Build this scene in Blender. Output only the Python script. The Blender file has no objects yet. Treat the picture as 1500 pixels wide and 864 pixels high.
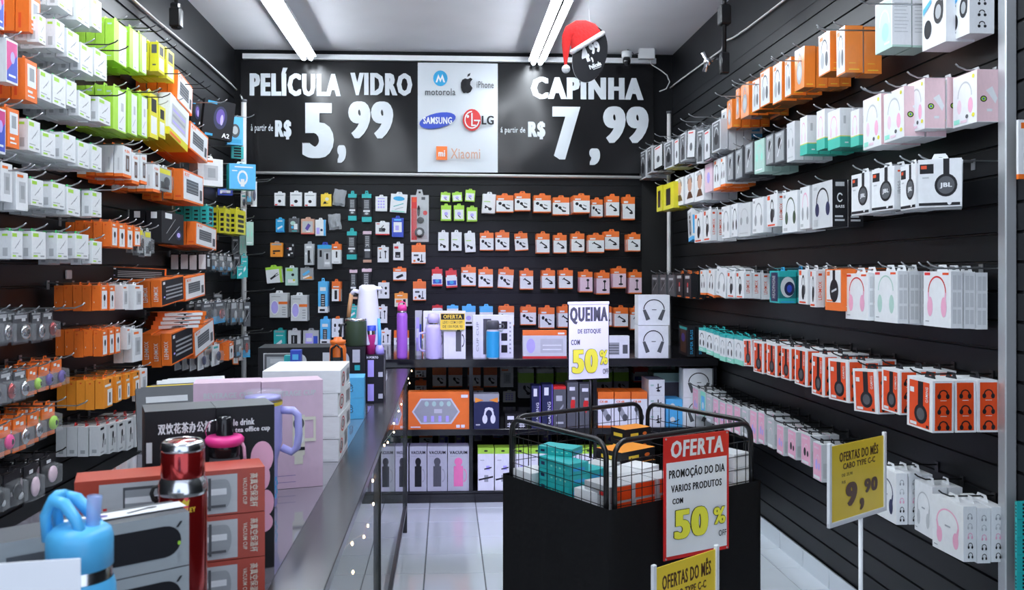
import bpy, math, random
from mathutils import Vector, Matrix
random.seed(7)
D = bpy.data
SC = bpy.context.scene
COL = SC.collection
PI = math.pi
# ------------------------------------------------------------ camera
F = 1255.0; PX, PY = 715.0, 402.0; CZ = 1.65
YAW = math.atan(60 / F)
cd = D.cameras.new('camera'); cam = D.objects.new('camera', cd); COL.objects.link(cam)
cam.location = (0, 0, CZ); cam.rotation_euler = (PI / 2, 0, -YAW)
cd.sensor_width = 36; cd.lens = 36 * F / 1500
cd.shift_x = (750 - PX) / 1500; cd.shift_y = (PY - 432) / 1500
cd.clip_start = .02; cd.clip_end = 60
cd.dof.use_dof = True; cd.dof.focus_distance = 4.6; cd.dof.aperture_fstop = 8
SC.camera = cam
# ------------------------------------------------------------ daylight from the open shop front
w = D.worlds.new('world'); SC.world = w; w.use_nodes = True
w.node_tree.nodes['Background'].inputs[0].default_value = (.72, .82, 1, 1)
w.node_tree.nodes['Background'].inputs[1].default_value = 1.02
SC.view_settings.view_transform = 'Standard'; SC.view_settings.look = 'None'
SC.view_settings.gamma = 1; SC.view_settings.exposure = 0.74
TUBE_E = 28.0
SC.cycles.max_bounces = 7; SC.cycles.diffuse_bounces = 3; SC.cycles.glossy_bounces = 3
SC.cycles.transparent_max_bounces = 12; SC.cycles.caustics_reflective = False; SC.cycles.caustics_refractive = False
SC.cycles.sample_clamp_indirect = 4
# added violet spot, lamp unseen, to tint the back shelf and floor lilac
ld = D.lights.new('violet_spot', 'SPOT'); lo = D.objects.new('violet_spot', ld); COL.objects.link(lo); ld.color = (.52, .44, 1); ld.energy = 430
ld.spot_size = math.radians(34); ld.spot_blend = .9; ld.shadow_soft_size = .08; lo.location = (.5, 1.2, 3.2)
lo.rotation_euler = (Vector((.25, 6.4, .72))-Vector(lo.location)).to_track_quat('-Z', 'Y').to_euler()
# ------------------------------------------------------------ pixel rays (1500x864)
def ray(px, py):
    a = (px - PX) / F
    return Vector((math.sin(YAW) + a * math.cos(YAW), math.cos(YAW) - a * math.sin(YAW), (PY - py) / F))
O = Vector((0, 0, CZ))
def onX(px, py, X): d = ray(px, py); return O + d * (X / d.x)
def onY(px, py, Y): d = ray(px, py); return O + d * (Y / d.y)
def onZ(px, py, Z): d = ray(px, py); return O + d * ((Z - CZ) / d.z)
XL, XR, YB, ZC = -1.86, 2.02, 7.6, 3.62
# ------------------------------------------------------------ materials
PAL = dict(white=(.80,.82,.84), offwhite=(.62,.64,.66), grey=(.33,.35,.37), lgrey=(.5,.52,.54), dgrey=(.09,.095,.105), black=(.012,.012,.014),
 ink=(.014,.014,.017), wall=(.007,.0075,.009), orange=(.83,.17,.02), dorange=(.74,.07,.01), yorange=(.86,.30,.03), red=(.62,.02,.02), brick=(.42,.055,.03),
 lime=(.38,.68,.06), green=(.03,.45,.10), yellow=(.72,.66,.03), gold=(.86,.62,.05), teal=(.02,.42,.42), mint=(.28,.72,.58), cyan=(.03,.36,.66),
 sky=(.10,.48,.86), blue=(.03,.07,.48), navy=(.012,.016,.07), purple=(.10,.06,.32), lilac=(.46,.40,.86), violet=(.36,.10,.56), pink=(.84,.42,.58),
 lpink=(.80,.60,.70), hotpink=(.86,.05,.30), magenta=(.60,.04,.22), skin=(.62,.36,.26), brown=(.10,.04,.02), wood=(.50,.27,.11), wrapgrn=(.42,.62,.55),
 olive=(.05,.08,.04), silver=(.55,.57,.60), tag=(.92,.66,.05), rosepink=(.86,.20,.42), palepink=(.84,.60,.64), seafoam=(.05,.46,.36), palelilac=(.60,.54,.84), cream=(.75,.72,.6), boxpink=(.70,.50,.62), boxgrey=(.36,.39,.40), tealdk=(.01,.14,.15))
MATS = {}
def N(t, k, x=0): return t.nodes.new(k)
def mat(name, rough=None, metal=0, var=.06, bump=0, scale=9, emit=None, alpha=None, coat=0, col=None, spec=None):
    if name in MATS: return MATS[name]
    m = D.materials.new(name); m.use_nodes = True; t = m.node_tree; b = t.nodes['Principled BSDF']
    c = col or PAL.get(name, (.5, .5, .5))
    tc = N(t, 'ShaderNodeTexCoord'); nz = N(t, 'ShaderNodeTexNoise'); nz.inputs['Scale'].default_value = scale; nz.inputs['Detail'].default_value = 1
    t.links.new(tc.outputs['Object'], nz.inputs['Vector'])
    mx = N(t, 'ShaderNodeMix'); mx.data_type = 'RGBA'
    mx.inputs[6].default_value = (*[max(0, x * (1 - var)) for x in c], 1); mx.inputs[7].default_value = (*[min(1, x * (1 + var)) for x in c], 1)
    t.links.new(nz.outputs['Fac'], mx.inputs[0]); t.links.new(mx.outputs[2], b.inputs['Base Color'])
    b.inputs['Roughness'].default_value = .38 if rough is None else rough; b.inputs['Metallic'].default_value = metal
    if spec is not None: b.inputs['Specular IOR Level'].default_value = spec
    if coat: b.inputs['Coat Weight'].default_value = coat; b.inputs['Coat Roughness'].default_value = .08
    if bump:
        bp = N(t, 'ShaderNodeBump'); bp.inputs['Strength'].default_value = bump; bp.inputs['Distance'].default_value = .01
        t.links.new(nz.outputs['Fac'], bp.inputs['Height']); t.links.new(bp.outputs[0], b.inputs['Normal'])
    if emit: b.inputs['Emission Color'].default_value = (*emit[0], 1); b.inputs['Emission Strength'].default_value = emit[1]
    if alpha is not None: b.inputs['Alpha'].default_value = alpha
    MATS[name] = m; return m
mat('chrome', .18, 1, col=(.75, .76, .78)); mat('steel', .35, 1, col=(.55, .57, .6), var=.12)
mat('hookmetal', .3, .9, col=(.42, .43, .45)); mat('orange_wrap', .14, coat=1, col=(.86, .25, .04)); mat('blackmetal', .28, .2, col=(.012, .012, .013))
mat('gloss_black', .12, col=(.012, .012, .014)); mat('paper', .6, col=(.85, .87, .9))
mat('cloth', .9, spec=.1, col=(.010, .010, .011), bump=.25, scale=30); mat('clear', .08, alpha=.13, col=(.8, .83, .86)); mat('film', .15, alpha=.45, col=(.55, .58, .62))
mat('glass', .03, alpha=.10, col=(.7, .8, .78)); mat('straw', .1, alpha=.6, col=(.35, .5, .85))
mat('redmetal', .16, .75, col=(.42, .012, .012), coat=1, var=.1); mat('skymatte', .35, col=(.10, .50, .88)); mat('lilacmatte', .3, col=(.45, .43, .85))
mat('violetmatte', .3, col=(.40, .13, .62)); mat('felt', .95, col=(.62, .02, .02), bump=.3, scale=60); mat('fleece', 1, col=(.85, .85, .88), bump=.8, scale=90)
mat('vinyl_black', .22, spec=.3, col=(.007, .007, .008), bump=.9, scale=2.2, var=.2); mat('vinyl_white', .25, col=(.66, .70, .74), bump=.3, scale=2.2)
mat('vinyl_print', .3, col=(.62, .66, .70)); mat('ceiling_paint', .8, col=(.84, .85, .90), bump=.05, scale=3); mat('ink', .42, spec=.22); mat('dgrey', .45, spec=.3)
mat('slat', .36, spec=.22, col=PAL['wall'], bump=.04, scale=5, var=.3); mat('groove', .5, col=(.003, .003, .003)); mat('tile', .10, col=(.62, .67, .72), bump=.02, scale=4, var=.05)
mat('grout', .8, col=(.10, .11, .12)); mat('conduit', .45, col=(.55, .55, .55)); mat('tube', .3, col=(.9, .9, .9), emit=((.86, .93, 1), TUBE_E))
mat('bulb', .3, col=(1, .8, .5), emit=((1, .62, .32), 14)); mat('alu', .42, .7, col=(.62, .64, .66), var=.12, scale=4); mat('mirror_glass', .06, .0, col=(.16, .15, .18), coat=1)
mat('rail', .22, .3, col=(.07, .07, .075), var=.2); mat('shelf', .12, col=(.010, .010, .013)); mat('tray', .35, col=(.7, .72, .74)); mat('strap', .5, col=(.02,.02,.02))
def MT(n): return mat(n)
# ------------------------------------------------------------ mesh builder
class MB:
    def __init__(s): s.v = []; s.f = []; s.m = []; s.mats = []; s.sm = []
    def mi(s, n):
        if n not in s.mats: s.mats.append(n)
        return s.mats.index(n)
    def add(s, vs, fs, m, smooth=False):
        o = len(s.v); s.v += [tuple(v) for v in vs]; k = s.mi(m)
        for f in fs: s.f.append([i + o for i in f]); s.m.append(k); s.sm.append(smooth)
    def box(s, x0, y0, z0, x1, y1, z1, m, M=None):
        vs = [Vector(p) for p in ((x0,y0,z0),(x1,y0,z0),(x1,y1,z0),(x0,y1,z0),(x0,y0,z1),(x1,y0,z1),(x1,y1,z1),(x0,y1,z1))]
        if M: vs = [M @ v for v in vs]
        s.add(vs, [(0,3,2,1),(4,5,6,7),(0,1,5,4),(1,2,6,5),(2,3,7,6),(3,0,4,7)], m); return s
    def rbox(s, x0, y0, z0, x1, y1, z1, r, m):       # box with chamfered vertical and top edges
        def ring(i, z): return [(x0+i,y0+r+0*i,z) if 0 else p for p in ((x0+i+r,y0+i,z),(x1-i-r,y0+i,z),(x1-i,y0+i+r,z),(x1-i,y1-i-r,z),(x1-i-r,y1-i,z),(x0+i+r,y1-i,z),(x0+i,y1-i-r,z),(x0+i,y0+i+r,z))]
        vs = ring(r*.6, z0) + ring(0, z0 + r) + ring(0, z1 - r) + ring(r*.6, z1)
        fs = [tuple(range(7,-1,-1)), tuple(range(24,32))]
        for k in range(3):
            for j in range(8): a = k*8+j; b = k*8+(j+1)%8; fs.append((a,b,b+8,a+8))
        s.add(vs, fs, m); return s
    def tube(s, pts, r, m, n=6, cyc=False):
        pts = [Vector(p) for p in pts]; L = len(pts); vs = []; up0 = None
        for i, p in enumerate(pts):
            a = pts[(i-1) % L] if (cyc or i > 0) else p; b = pts[(i+1) % L] if (cyc or i < L-1) else p
            t = (b - a).normalized() if (b-a).length > 1e-9 else Vector((0,0,1))
            if up0 is None: up0 = t.orthogonal().normalized()
            up0 = (up0 - t * up0.dot(t)); up0 = up0.normalized() if up0.length > 1e-6 else t.orthogonal().normalized()
            q = t.cross(up0); rr = r[i] if isinstance(r, (list, tuple)) else r
            vs += [p + (up0 * math.cos(2*PI*j/n) + q * math.sin(2*PI*j/n)) * rr for j in range(n)]
        fs = []
        for i in range(L if cyc else L-1):
            for j in range(n):
                a = i*n+j; b = i*n+(j+1) % n; c = ((i+1) % L)*n; fs.append((a, b, c+(j+1) % n, c+j))
        if not cyc: fs += [tuple(range(n-1,-1,-1)), tuple(range((L-1)*n, L*n))]
        s.add(vs, fs, m, n > 4); return s
    def lathe(s, prof, m, c=(0,0,0), n=28, M=None):
        vs = []; fs = []
        for r, z in prof:
            for j in range(n):
                v = Vector((c[0]+r*math.cos(2*PI*j/n), c[1]+r*math.sin(2*PI*j/n), c[2]+z)); vs.append(M @ v if M else v)
        for i in range(len(prof)-1):
            for j in range(n): a = i*n+j; b = i*n+(j+1) % n; fs.append((a,b,b+n,a+n))
        s.add(vs, fs, m, True); return s
    def ell(s, c, r, m, n=12, k=7, M=None):
        return s.lathe([(r[0]*math.sin(PI*i/k)+1e-5, -r[2]*math.cos(PI*i/k)) for i in range(k+1)], m, c, n, M)
    def build(s, name, parent=None, loc=None):
        me = D.meshes.new(name); me.from_pydata(s.v, [], s.f)
        for n in s.mats: me.materials.append(MT(n))
        me.polygons.foreach_set('material_index', s.m); me.polygons.foreach_set('use_smooth', s.sm); me.update()
        return link(name, me, parent, loc)
    def mesh(s, name):
        me = D.meshes.new(name); me.from_pydata(s.v, [], s.f)
        for n in s.mats: me.materials.append(MT(n))
        me.polygons.foreach_set('material_index', s.m); me.polygons.foreach_set('use_smooth', s.sm); me.update(); return me
def link(name, me, parent=None, loc=None):
    o = D.objects.new(name, me); COL.objects.link(o)
    if loc is not None: o.location = loc
    if parent: o.parent = parent
    return o
def tag(o, label=None, cat=None, group=None, kind=None):
    if label:
        wds = label.split()
        if len(wds) > 16: print('LONG', label); label = ' '.join(wds[:16])
        o['label'] = label
    if cat: o['category'] = cat
    if group: o['group'] = group
    if kind: o['kind'] = kind
    return o
def empty(name, loc, rz=0, label=None, cat=None, group=None):
    o = D.objects.new(name, None); COL.objects.link(o); o.location = loc; o.rotation_euler = (0, 0, rz); o.empty_display_size = .05
    return tag(o, label, cat, group)
# ------------------------------------------------------------ flat print: text and simple shapes
_tc = {}
def textpoly(s, bold):
    k = (s, bold)
    if k not in _tc:
        cu = D.curves.new('text', 'FONT'); cu.body = s; cu.resolution_u = 2 if len(s) > 3 else 4; cu.offset = bold; cu.space_character = 1 + bold * 8
        ob = D.objects.new('text', cu); me = D.meshes.new_from_object(ob)
        vs = [tuple(v.co)[:2] for v in me.vertices]; fs = [tuple(p.vertices) for p in me.polygons]
        vs = [(x, y, 0) for x, y in vs]
        if bold >= .012:      # heavy condensed lettering: widen the upright strokes
            b0, f0 = list(vs), list(fs); n0 = len(b0)
            for q_, dx in enumerate((-.032, .032) if bold < .02 else (-.055, -.025, .025, .055)): vs += [(x+dx, y, .2*(q_+1)) for x, y, _z in b0]; fs += [tuple(i+n0*(q_+1) for i in f) for f in f0]
        x0 = min(v[0] for v in vs); x1 = max(v[0] for v in vs); y0 = min(v[1] for v in vs); y1 = max(v[1] for v in vs)
        _tc[k] = ([((x-x0)/(x1-x0), (y-y0)/(y1-y0), l) for x, y, l in vs], fs)
        D.objects.remove(ob); D.curves.remove(cu); D.meshes.remove(me)
    return _tc[k]
def shapes(mb, L, fn):
    for k, s in enumerate(L):
        t = s[0]; m = s[-1]
        if t == 'r': _, a, b, c, d, m = s; P = [(a,b),(c,b),(c,d),(a,d)]; fs = [(0,1,2,3)]
        elif t == 'e': _, a, b, c, d, m = s; P = [(a+c*math.cos(2*PI*i/20), b+d*math.sin(2*PI*i/20)) for i in range(20)]; fs = [tuple(range(20))]
        elif t == 'a':
            _, a, b, c, d, wd, t0, t1, m = s; n = 14; P = []
            for i in range(n+1):
                q = math.radians(t0+(t1-t0)*i/n); P += [(a+c*math.cos(q), b+d*math.sin(q)), (a+c*(1-wd)*math.cos(q), b+d*(1-wd)*math.sin(q))]
            fs = [(2*i, 2*i+1, 2*i+3, 2*i+2) for i in range(n)]
        elif t == 'p': _, P, m = s; fs = [tuple(range(len(P)))]
        elif t == 'l':
            _, a, b, c, d, wd, m = s; q = math.atan2(d-b, c-a)+PI/2; e, f = wd/2*math.cos(q), wd/2*math.sin(q)
            P = [(a-e,b-f),(c-e,d-f),(c+e,d+f),(a+e,b+f)]; fs = [(0,1,2,3)]
        elif t in 'tTvsHw':    # t upright text, T bold text, v text reading upward, s slanted bold
            _, txt, a, b, c, d, m = s; vs, fs = textpoly(txt, {'T': .014, 's': .018, 'H': .024}.get(t, .008))
            if t == 'v': P = [(c-y*(c-a), b+x*(d-b), l) for x, y, l in vs]
            elif t == 'w': P = [(a+y*(c-a), d-x*(d-b), l) for x, y, l in vs]
            elif t == 's': P = [(a+x*(c-a)+(y-.5)*.10*(d-b), b+y*(d-b), l) for x, y, l in vs]
            else: P = [(a+x*(c-a), b+y*(d-b), l) for x, y, l in vs]
        mb.add([fn(q_[0], q_[1], k+(q_[2] if len(q_) > 2 else 0)) for q_ in P], fs, m)
def hp(cu, top, w_, h, band, cup):      # a headphone picture
    return [('a', cu, top-h*.52, w_*.5, h*.52, .13, -12, 192, band), ('e', cu-w_*.42, top-h*.76, w_*.16, h*.24, cup), ('e', cu+w_*.42, top-h*.76, w_*.16, h*.24, cup)]
def lines(u0, v0, u1, n, dv, m, th=.012):
    return [('r', u0, v0-i*dv, u1-(i*37 % 5)*.03, v0-i*dv+th, m) for i in range(n)]
# ============================================================ the room
def struct(o): o['kind'] = 'structure'; return o
def planks(wall, M4, length, z0, z1, h=.1065, g=.006):
    """a slatwall: boards as parts, dark groove behind"""
    n = int((z1 - z0) / h); mb = MB(); r = .003
    mb.add([(0,0,0),(length,0,0),(length,0,h-g),(0,0,h-g),(0,-.010,r),(length,-.010,r),(length,-.010,h-g-r),(0,-.010,h-g-r)],
           [(4,5,6,7),(0,1,5,4),(3,7,6,2),(0,4,7,3),(1,2,6,5)], 'slat')
    me = mb.mesh('slat_board')
    for k in range(n):
        o = link('slat_board', me, wall); o.matrix_local = M4 @ Matrix.Translation((0, 0, z0 + k*h))
    if z1 - (z0+n*h) > .02:
        o = MB().box(0, -.010, z0+n*h, length, 0, z1, 'slat').build('slat_board', wall); o.matrix_local = M4
fl = struct(MB().box(XL-.1, -1.2, -.1, XR+.1, YB+.1, -.004, 'grout').build('floor'))
ts = .33; tm = MB(); g = .0025
tm.add([(g,g,-.004),(ts-g,g,-.004),(ts-g,ts-g,-.004),(g,ts-g,-.004),(2*g,2*g,0),(ts-2*g,2*g,0),(ts-2*g,ts-2*g,0),(2*g,ts-2*g,0)],
       [(4,5,6,7),(0,1,5,4),(1,2,6,5),(2,3,7,6),(3,0,4,7)], 'tile'); tme = tm.mesh('floor_tile')
p = onZ(629.5, 739.2, 0); q = onZ(660, 811, 0)
x0 = XR - ts*13; x0 = p.x - ts*round((p.x - XL)/ts + .5); y0 = q.y - ts*9
for i in range(14):
    for j in range(20):
        x = x0+i*ts; y = y0+j*ts
        if x > XR-.02 or x < XL-ts+.05 or y > YB-.05: continue
        o = link('floor_tile', tme, fl); o.location = (x, y, 0)
        if x+ts > XR: o.scale = ((XR-x)/ts, 1, 1)
        if x < XL: o.location.x = XL; o.scale = ((x+ts-XL)/ts, 1, 1)
c = struct(MB().box(XL-.1, -1.2, ZC, XR+.1, YB+.1, ZC+.1, 'ceiling_paint').build('ceiling'))
wr = struct(MB().box(XR+.012, -1.2, -.05, XR+.12, YB+.1, ZC, 'groove').build('wall_right'))
planks(wr, Matrix.Translation((XR+.012, YB, 0)) @ Matrix.Rotation(-PI/2, 4, 'Z'), YB+1.1, .10, 3.15)
MB().box(XR, -1.1, 3.15, XR+.011, YB, ZC, 'slat').build('upper_panel', wr)
wl = struct(MB().box(XL-.12, -1.2, -.05, XL-.012, YB+.1, ZC, 'groove').build('wall_left'))
planks(wl, Matrix.Translation((XL-.012, -1.1, 0)) @ Matrix.Rotation(PI/2, 4, 'Z'), YB+1.1, .0, 3.2)
MB().box(XL-.011, -1.1, 3.2, XL, YB, ZC, 'slat').build('upper_panel', wl)
wb = struct(MB().box(XL-.1, YB+.012, -.05, XR+.1, YB+.12, ZC, 'groove').build('wall_back'))
planks(wb, Matrix.Translation((XL, YB+.012, 0)), 3.60, .0, 2.52)
MB().box(XL, YB, 2.52, XR, YB+.011, ZC, 'slat').build('upper_panel', wb)
bb = struct(MB().box(XR-.012, -1.1, 0, XR-.004, YB, .10, 'grout').build('baseboard_right'))
bm = MB().box(-.018, g, .0, -.012, ts-g, .10, 'tile').mesh('skirting_tile')
for j in range(3, 20):
    o = link('skirting_tile', bm, bb); o.location = (XR, y0+j*ts, 0)
tr = struct(MB().box(-1.78, YB-.05, 3.53, 1.86, YB-.01, 3.575, 'paper').build('trim_1'))   # white rail over the banner
# aluminium post at the front of the right wall
P1 = onY(1490, 400, 2.95); P0 = onY(1473, 400, 2.95)
t = MB(); t.rbox(P0.x, 2.95, 0, P1.x, 2.995, ZC, .004, 'alu'); o = t.build('metal_post')
tag(o, 'brushed aluminium post at the near end of the right wall', 'post')
# round posts in the back corners
def pole(px, py0, py1, Y, r, nm, lab, mt='conduit'):
    a = onY(px, py0, Y); b = onY(px, py1, Y)
    e = empty(nm, (a.x, a.y, 0), 0, lab, 'post')
    h = a.z
    MB().tube([(0,0,0),(0,0,h)], r, mt, 12).build('pole', e); MB().tube([(0,0,h-.01),(0,0,h+.012)], r*1.25, 'dgrey', 12).build('cap', e)
    return e
pole(357, 148, 470, 7.3, .022, 'display_pole', 'white round display pole in the back left corner, hooks on it')
pole(980, 165, 440, 7.35, .018, 'display_pole', 'white round pole in the back right corner beside the banner')
# ------------------------------------------------------------ lights
def fixture(X, y0, y1, z, lab):
    e = empty('ceiling_light', (X, y0, z), 0, lab, 'light', 'tube lights under the ceiling')
    L = y1-y0
    t = MB(); t.add([(-.075,0,.012),(-.04,0,.035),(.04,0,.035),(.075,0,.012),(-.075,L,.012),(-.04,L,.035),(.04,L,.035),(.075,L,.012)], [(0,1,5,4),(1,2,6,5),(2,3,7,6),(0,3,2,1),(4,5,6,7)], 'tray')
    t.box(-.03, 0, .035, .03, L, ZC-z-.002, 'tray'); t.build('reflector', e)
    for s in (-1, 1):
        MB().tube([(s*.030, .03, -.008),(s*.030, L-.03, -.008)], .020, 'tube', 10).build('tube', e)
        for yy in (.0, L-.035): MB().tube([(s*.030, yy, -.008),(s*.030, yy+.035, -.008)], .02, 'white', 10).build('tube_socket', e)
zf = 3.50
a = onZ(451, 85, zf); b = onZ(786, 92, zf)
for X, ye, nm in ((a.x, a.y, 'left'), (b.x, b.y, 'right')):
    for k, w_ in enumerate(('far', 'middle', 'near')):
        fixture(X, ye-2.4*(k+1)-.1*k, ye-2.5*k, zf, ('twin tube ceiling light on the %s, its %s length' % (nm, w_)))
# ------------------------------------------------------------ banner
def plate_fn(P, Q, h, off):      # vertical plate from bottom-left P to bottom-right Q, unit coords u 0..1, v 0..1
    P = Vector(P); Q = Vector(Q); n = Vector((0,0,1)).cross(Q-P).normalized() * -1
    if n.y > 0: n = -n
    return lambda u, v, k: P + (Q-P)*u + Vector((0,0,h*v)) + n*(off+.0006*k)
YN = YB-.05
tl = onY(353, 90, YN); br = onY(957, 256, YN); tlz = onY(600, 92, YN).z; brz = onY(600, 252, YN).z
X0, X1 = tl.x, br.x; HB = tlz-brz
def wav(x, z): return .007*math.sin(3.1*x+1.7*z)*math.sin(2.3*x-4*z+1)+.004*math.sin(9*x+5*z)
ban = empty('price_banner', ((X0+X1)/2, YN, brz), 0, 'wide black and white vinyl banner with big prices above the back wall', 'banner')
def bpt(px, z, off): return None
def bfn(xa, xb, off):
    def f(u, v, k):
        x = xa+(xb-xa)*u; z = HB*v; return Vector((x-(X0+X1)/2, -.012-off-.0022*k+wav(x, z), z))
    return f
def sheet(px0, px1, m, nm):
    xa = onY(px0, 170, YN).x; xb = onY(px1, 170, YN).x; t = MB(); f = bfn(xa, xb, 0); n, q = 30, 12
    vs = [f(i/n, j/q, 0) for j in range(q+1) for i in range(n+1)]
    t.add(vs, [(j*(n+1)+i, j*(n+1)+i+1, (j+1)*(n+1)+i+1, (j+1)*(n+1)+i) for j in range(q) for i in range(n)], m, True)
    t.build(nm, ban); return xa, xb
def bprint(px0, px1, L, nm):
    xa = onY(px0, 170, YN).x; xb = onY(px1, 170, YN).x; t = MB(); shapes(t, L, bfn(xa, xb, .004)); t.build(nm, ban)
def B(px, py, px0, px1): return ((px-px0)/(px1-px0), (252-py)/(252-92))
def BR(kind, txt, a, b, c, d, m, px0, px1):
    u0, v0 = B(a, d, px0, px1); u1, v1 = B(c, b, px0, px1); return (kind, txt, u0, v0, u1, v1, m) if txt is not None else (kind, u0, v0, u1, v1, m)
sheet(353, 612, 'vinyl_black', 'black_panel'); sheet(612, 729, 'vinyl_white', 'logo_panel'); sheet(729, 957, 'vinyl_black', 'black_panel')
q = (353, 612); T = lambda *a: BR('H', *a, *q)
bprint(*q, [T('PELÍCULA', 366, 102, 499, 143, 'vinyl_print'), T('VIDRO', 513, 108, 604, 141, 'vinyl_print'), BR('t', 'à partir de', 368, 184, 400, 197, 'vinyl_print', *q),
  T('R$', 403, 178, 427, 206, 'vinyl_print'), T('5', 443, 153, 489, 233, 'vinyl_print'), T(',', 494, 214, 507, 240, 'vinyl_print'), T('99', 510, 150, 576, 204, 'vinyl_print')], 'price_print')
q = (729, 957)
bprint(*q, [T('CAPINHA', 777, 111, 942, 144, 'vinyl_print'), BR('t', 'á partir de', 733, 185, 769, 196, 'vinyl_print', *q),
  T('R$', 773, 177, 798, 203, 'vinyl_print'), T('7', 808, 155, 849, 233, 'vinyl_print'), T(',', 862, 216, 878, 241, 'vinyl_print'), T('99', 882, 154, 949, 208, 'vinyl_print')], 'price_print')
q = (612, 729)
def E(cx, cy, rx, ry, m): u, v = B(cx, cy, *q); return ('e', u, v, rx/117, ry/160, m)
def PL(pts, m): return ('p', [B(x, y, *q) for x, y in pts], m)
tilt = [(641+27*math.cos(a_/20*2*PI)*math.cos(-.22)-11*math.sin(a_/20*2*PI)*math.sin(-.22), 177+27*math.cos(a_/20*2*PI)*math.sin(-.22)+11*math.sin(a_/20*2*PI)*math.cos(-.22)) for a_ in range(20)]
apple = [(685,116),(689,114),(692,116),(689,120),(688.5,124),(692,129),(689,135),(685,137),(682,136),(679,137),(676,133),(675,128),(675,122),(677,117),(681,115)]
bprint(*q, [E(645, 115, 10.5, 11.5, 'cyan'), PL([(638,121),(642,109),(645,116),(648,109),(652,121),(649.5,121),(647.5,115),(645,121),(642.5,115),(640.5,121)], 'white'),
  BR('t', 'motorola', 623, 130, 667, 140, 'dgrey', *q), PL(apple, 'ink'), PL([(684,113),(685,109),(689,107),(688,111)], 'ink'), BR('t', 'iPhone', 698, 119, 723, 129, 'dgrey', *q),
  PL(tilt, 'blue'), BR('T', 'SAMSUNG', 620, 172, 662, 182, 'white', *q), E(691, 176, 13.5, 16, 'red'), E(685, 171, 1.8, 2.2, 'white'),
  PL([(690,166),(692,166),(692,183),(697,183),(697,185),(690,185)], 'white'), ('a', *B(691,176,*q), 11/117, 13/160, .14, 90, 352, 'white'), PL([(694,176),(703,176),(703,178),(694,178)], 'white'),
  BR('T', 'LG', 705, 170, 723, 183, 'ink', *q), BR('r', None, 639, 215, 655, 235, 'orange', *q), BR('T', 'mi', 642, 221, 652, 230, 'white', *q), BR('t', 'Xiaomi', 660, 218, 703, 233, 'skin', *q)], 'logo_print')
MB().tube([(X0-.05-(X0+X1)/2, -.02, -.015),(X1+.08-(X0+X1)/2, -.02, -.04)], .014, 'conduit', 8).build('bottom_rail', ban)
# ------------------------------------------------------------ cables, brackets, cameras
def cable(pts, r, m, lab, nm='cable', cat='cable'):
    return tag(MB().tube(pts, r, m, 6).build(nm), lab, cat)
cable([onX(x, y, XR-.02) for x, y in ((978,132),(990,122),(1057,73),(1062,60),(1073,56),(1094,42),(1145,3),(1180,-25),(1330,-140))], .007, 'conduit', 'pale cable running up along the top of the right wall')
cable([onX(x, y, XL+.02) for x, y in ((60,-118),(178,-18),(196,0),(232,32),(300,88),(335,120),(351,136))]+[onY(357, 150, 7.3)], .008, 'conduit', 'white cable running down along the top of the left wall')
cable([onY(x, y, YN-.09) for x, y in ((950,86),(955,95),(968,103),(977,110),(981,120),(976,130),(966,134))], .005, 'conduit', 'grey cable loop hanging from the junction box at the banner')
def bracket(px, y0, y1, X, lab):
    a = onX(px, y1, X)
    e = empty('ceiling_bracket', (a.x, a.y, ZC), 0, lab, 'bracket'); L = ZC-a.z
    t = MB(); t.box(-.07,-.07,-.012,.07,.07,0,'blackmetal'); t.build('ceiling_plate', e)
    MB().tube([(0,0,0),(0,0,-L+.12)], .013, 'blackmetal', 10).build('pole', e); MB().rbox(-.035,-.035,-.42,.035,.035,-.30,.008,'blackmetal').build('clamp_block', e)
    for z in (-.10, -.14): MB().tube([(-.07,0,z),(.07,0,z)], .012, 'blackmetal', 8).build('clamp', e)
    return e, L
e, L = bracket(1061, -60, 108, 1.72, 'black pole bracket hanging from the ceiling at the right wall')
MB().rbox(-.026,-.026,-L,.026,.026,-L+.13,.006,'gloss_black').build('clamp_head', e)
t = MB(); t.tube([(-.05,-.02,-L+.09),(-.12,-.05,-L+.06)], .01, 'chrome'); t.tube([(-.14,-.05,-L-.0),(-.12,-.05,-L+.06),(-.15,-.05,-L+.12)], .014, 'chrome'); t.ell((-.12,-.05,-L+.06),(.025,.025,.025),'chrome'); t.build('wing_screw', e)
e, L = bracket(258, -60, 42, -1.70, 'black pole bracket hanging from the ceiling at the left wall')
MB().rbox(-.03,-.03,-L,.03,.03,-L+.16,.01,'gloss_black').build('clamp_head', e)
a = onY(918, 84, 7.4); e = empty('security_camera', (a.x, a.y, a.z-.05), 0, 'small white dome camera with black lens on the ceiling edge', 'camera')
MB().lathe([(0,.10),(.045,.10),(.045,.05),(0,.05)], 'white', n=16).build('housing', e); MB().ell((0,0,.02),(.036,.036,.045),'gloss_black').build('lens', e)
a = onY(947, 80, 7.4); e = empty('junction_box', (a.x, a.y, a.z-.04), 0, 'white square junction box beside the dome camera', 'box')
MB().rbox(-.07,-.03,0,.07,.03,.09,.006,'white').build('case', e); MB().tube([(-.07,0,.05),(-.11,0,.04),(-.14,0,.07),(-.17,0,.08)], .005, 'dgrey').build('lead', e)
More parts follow.
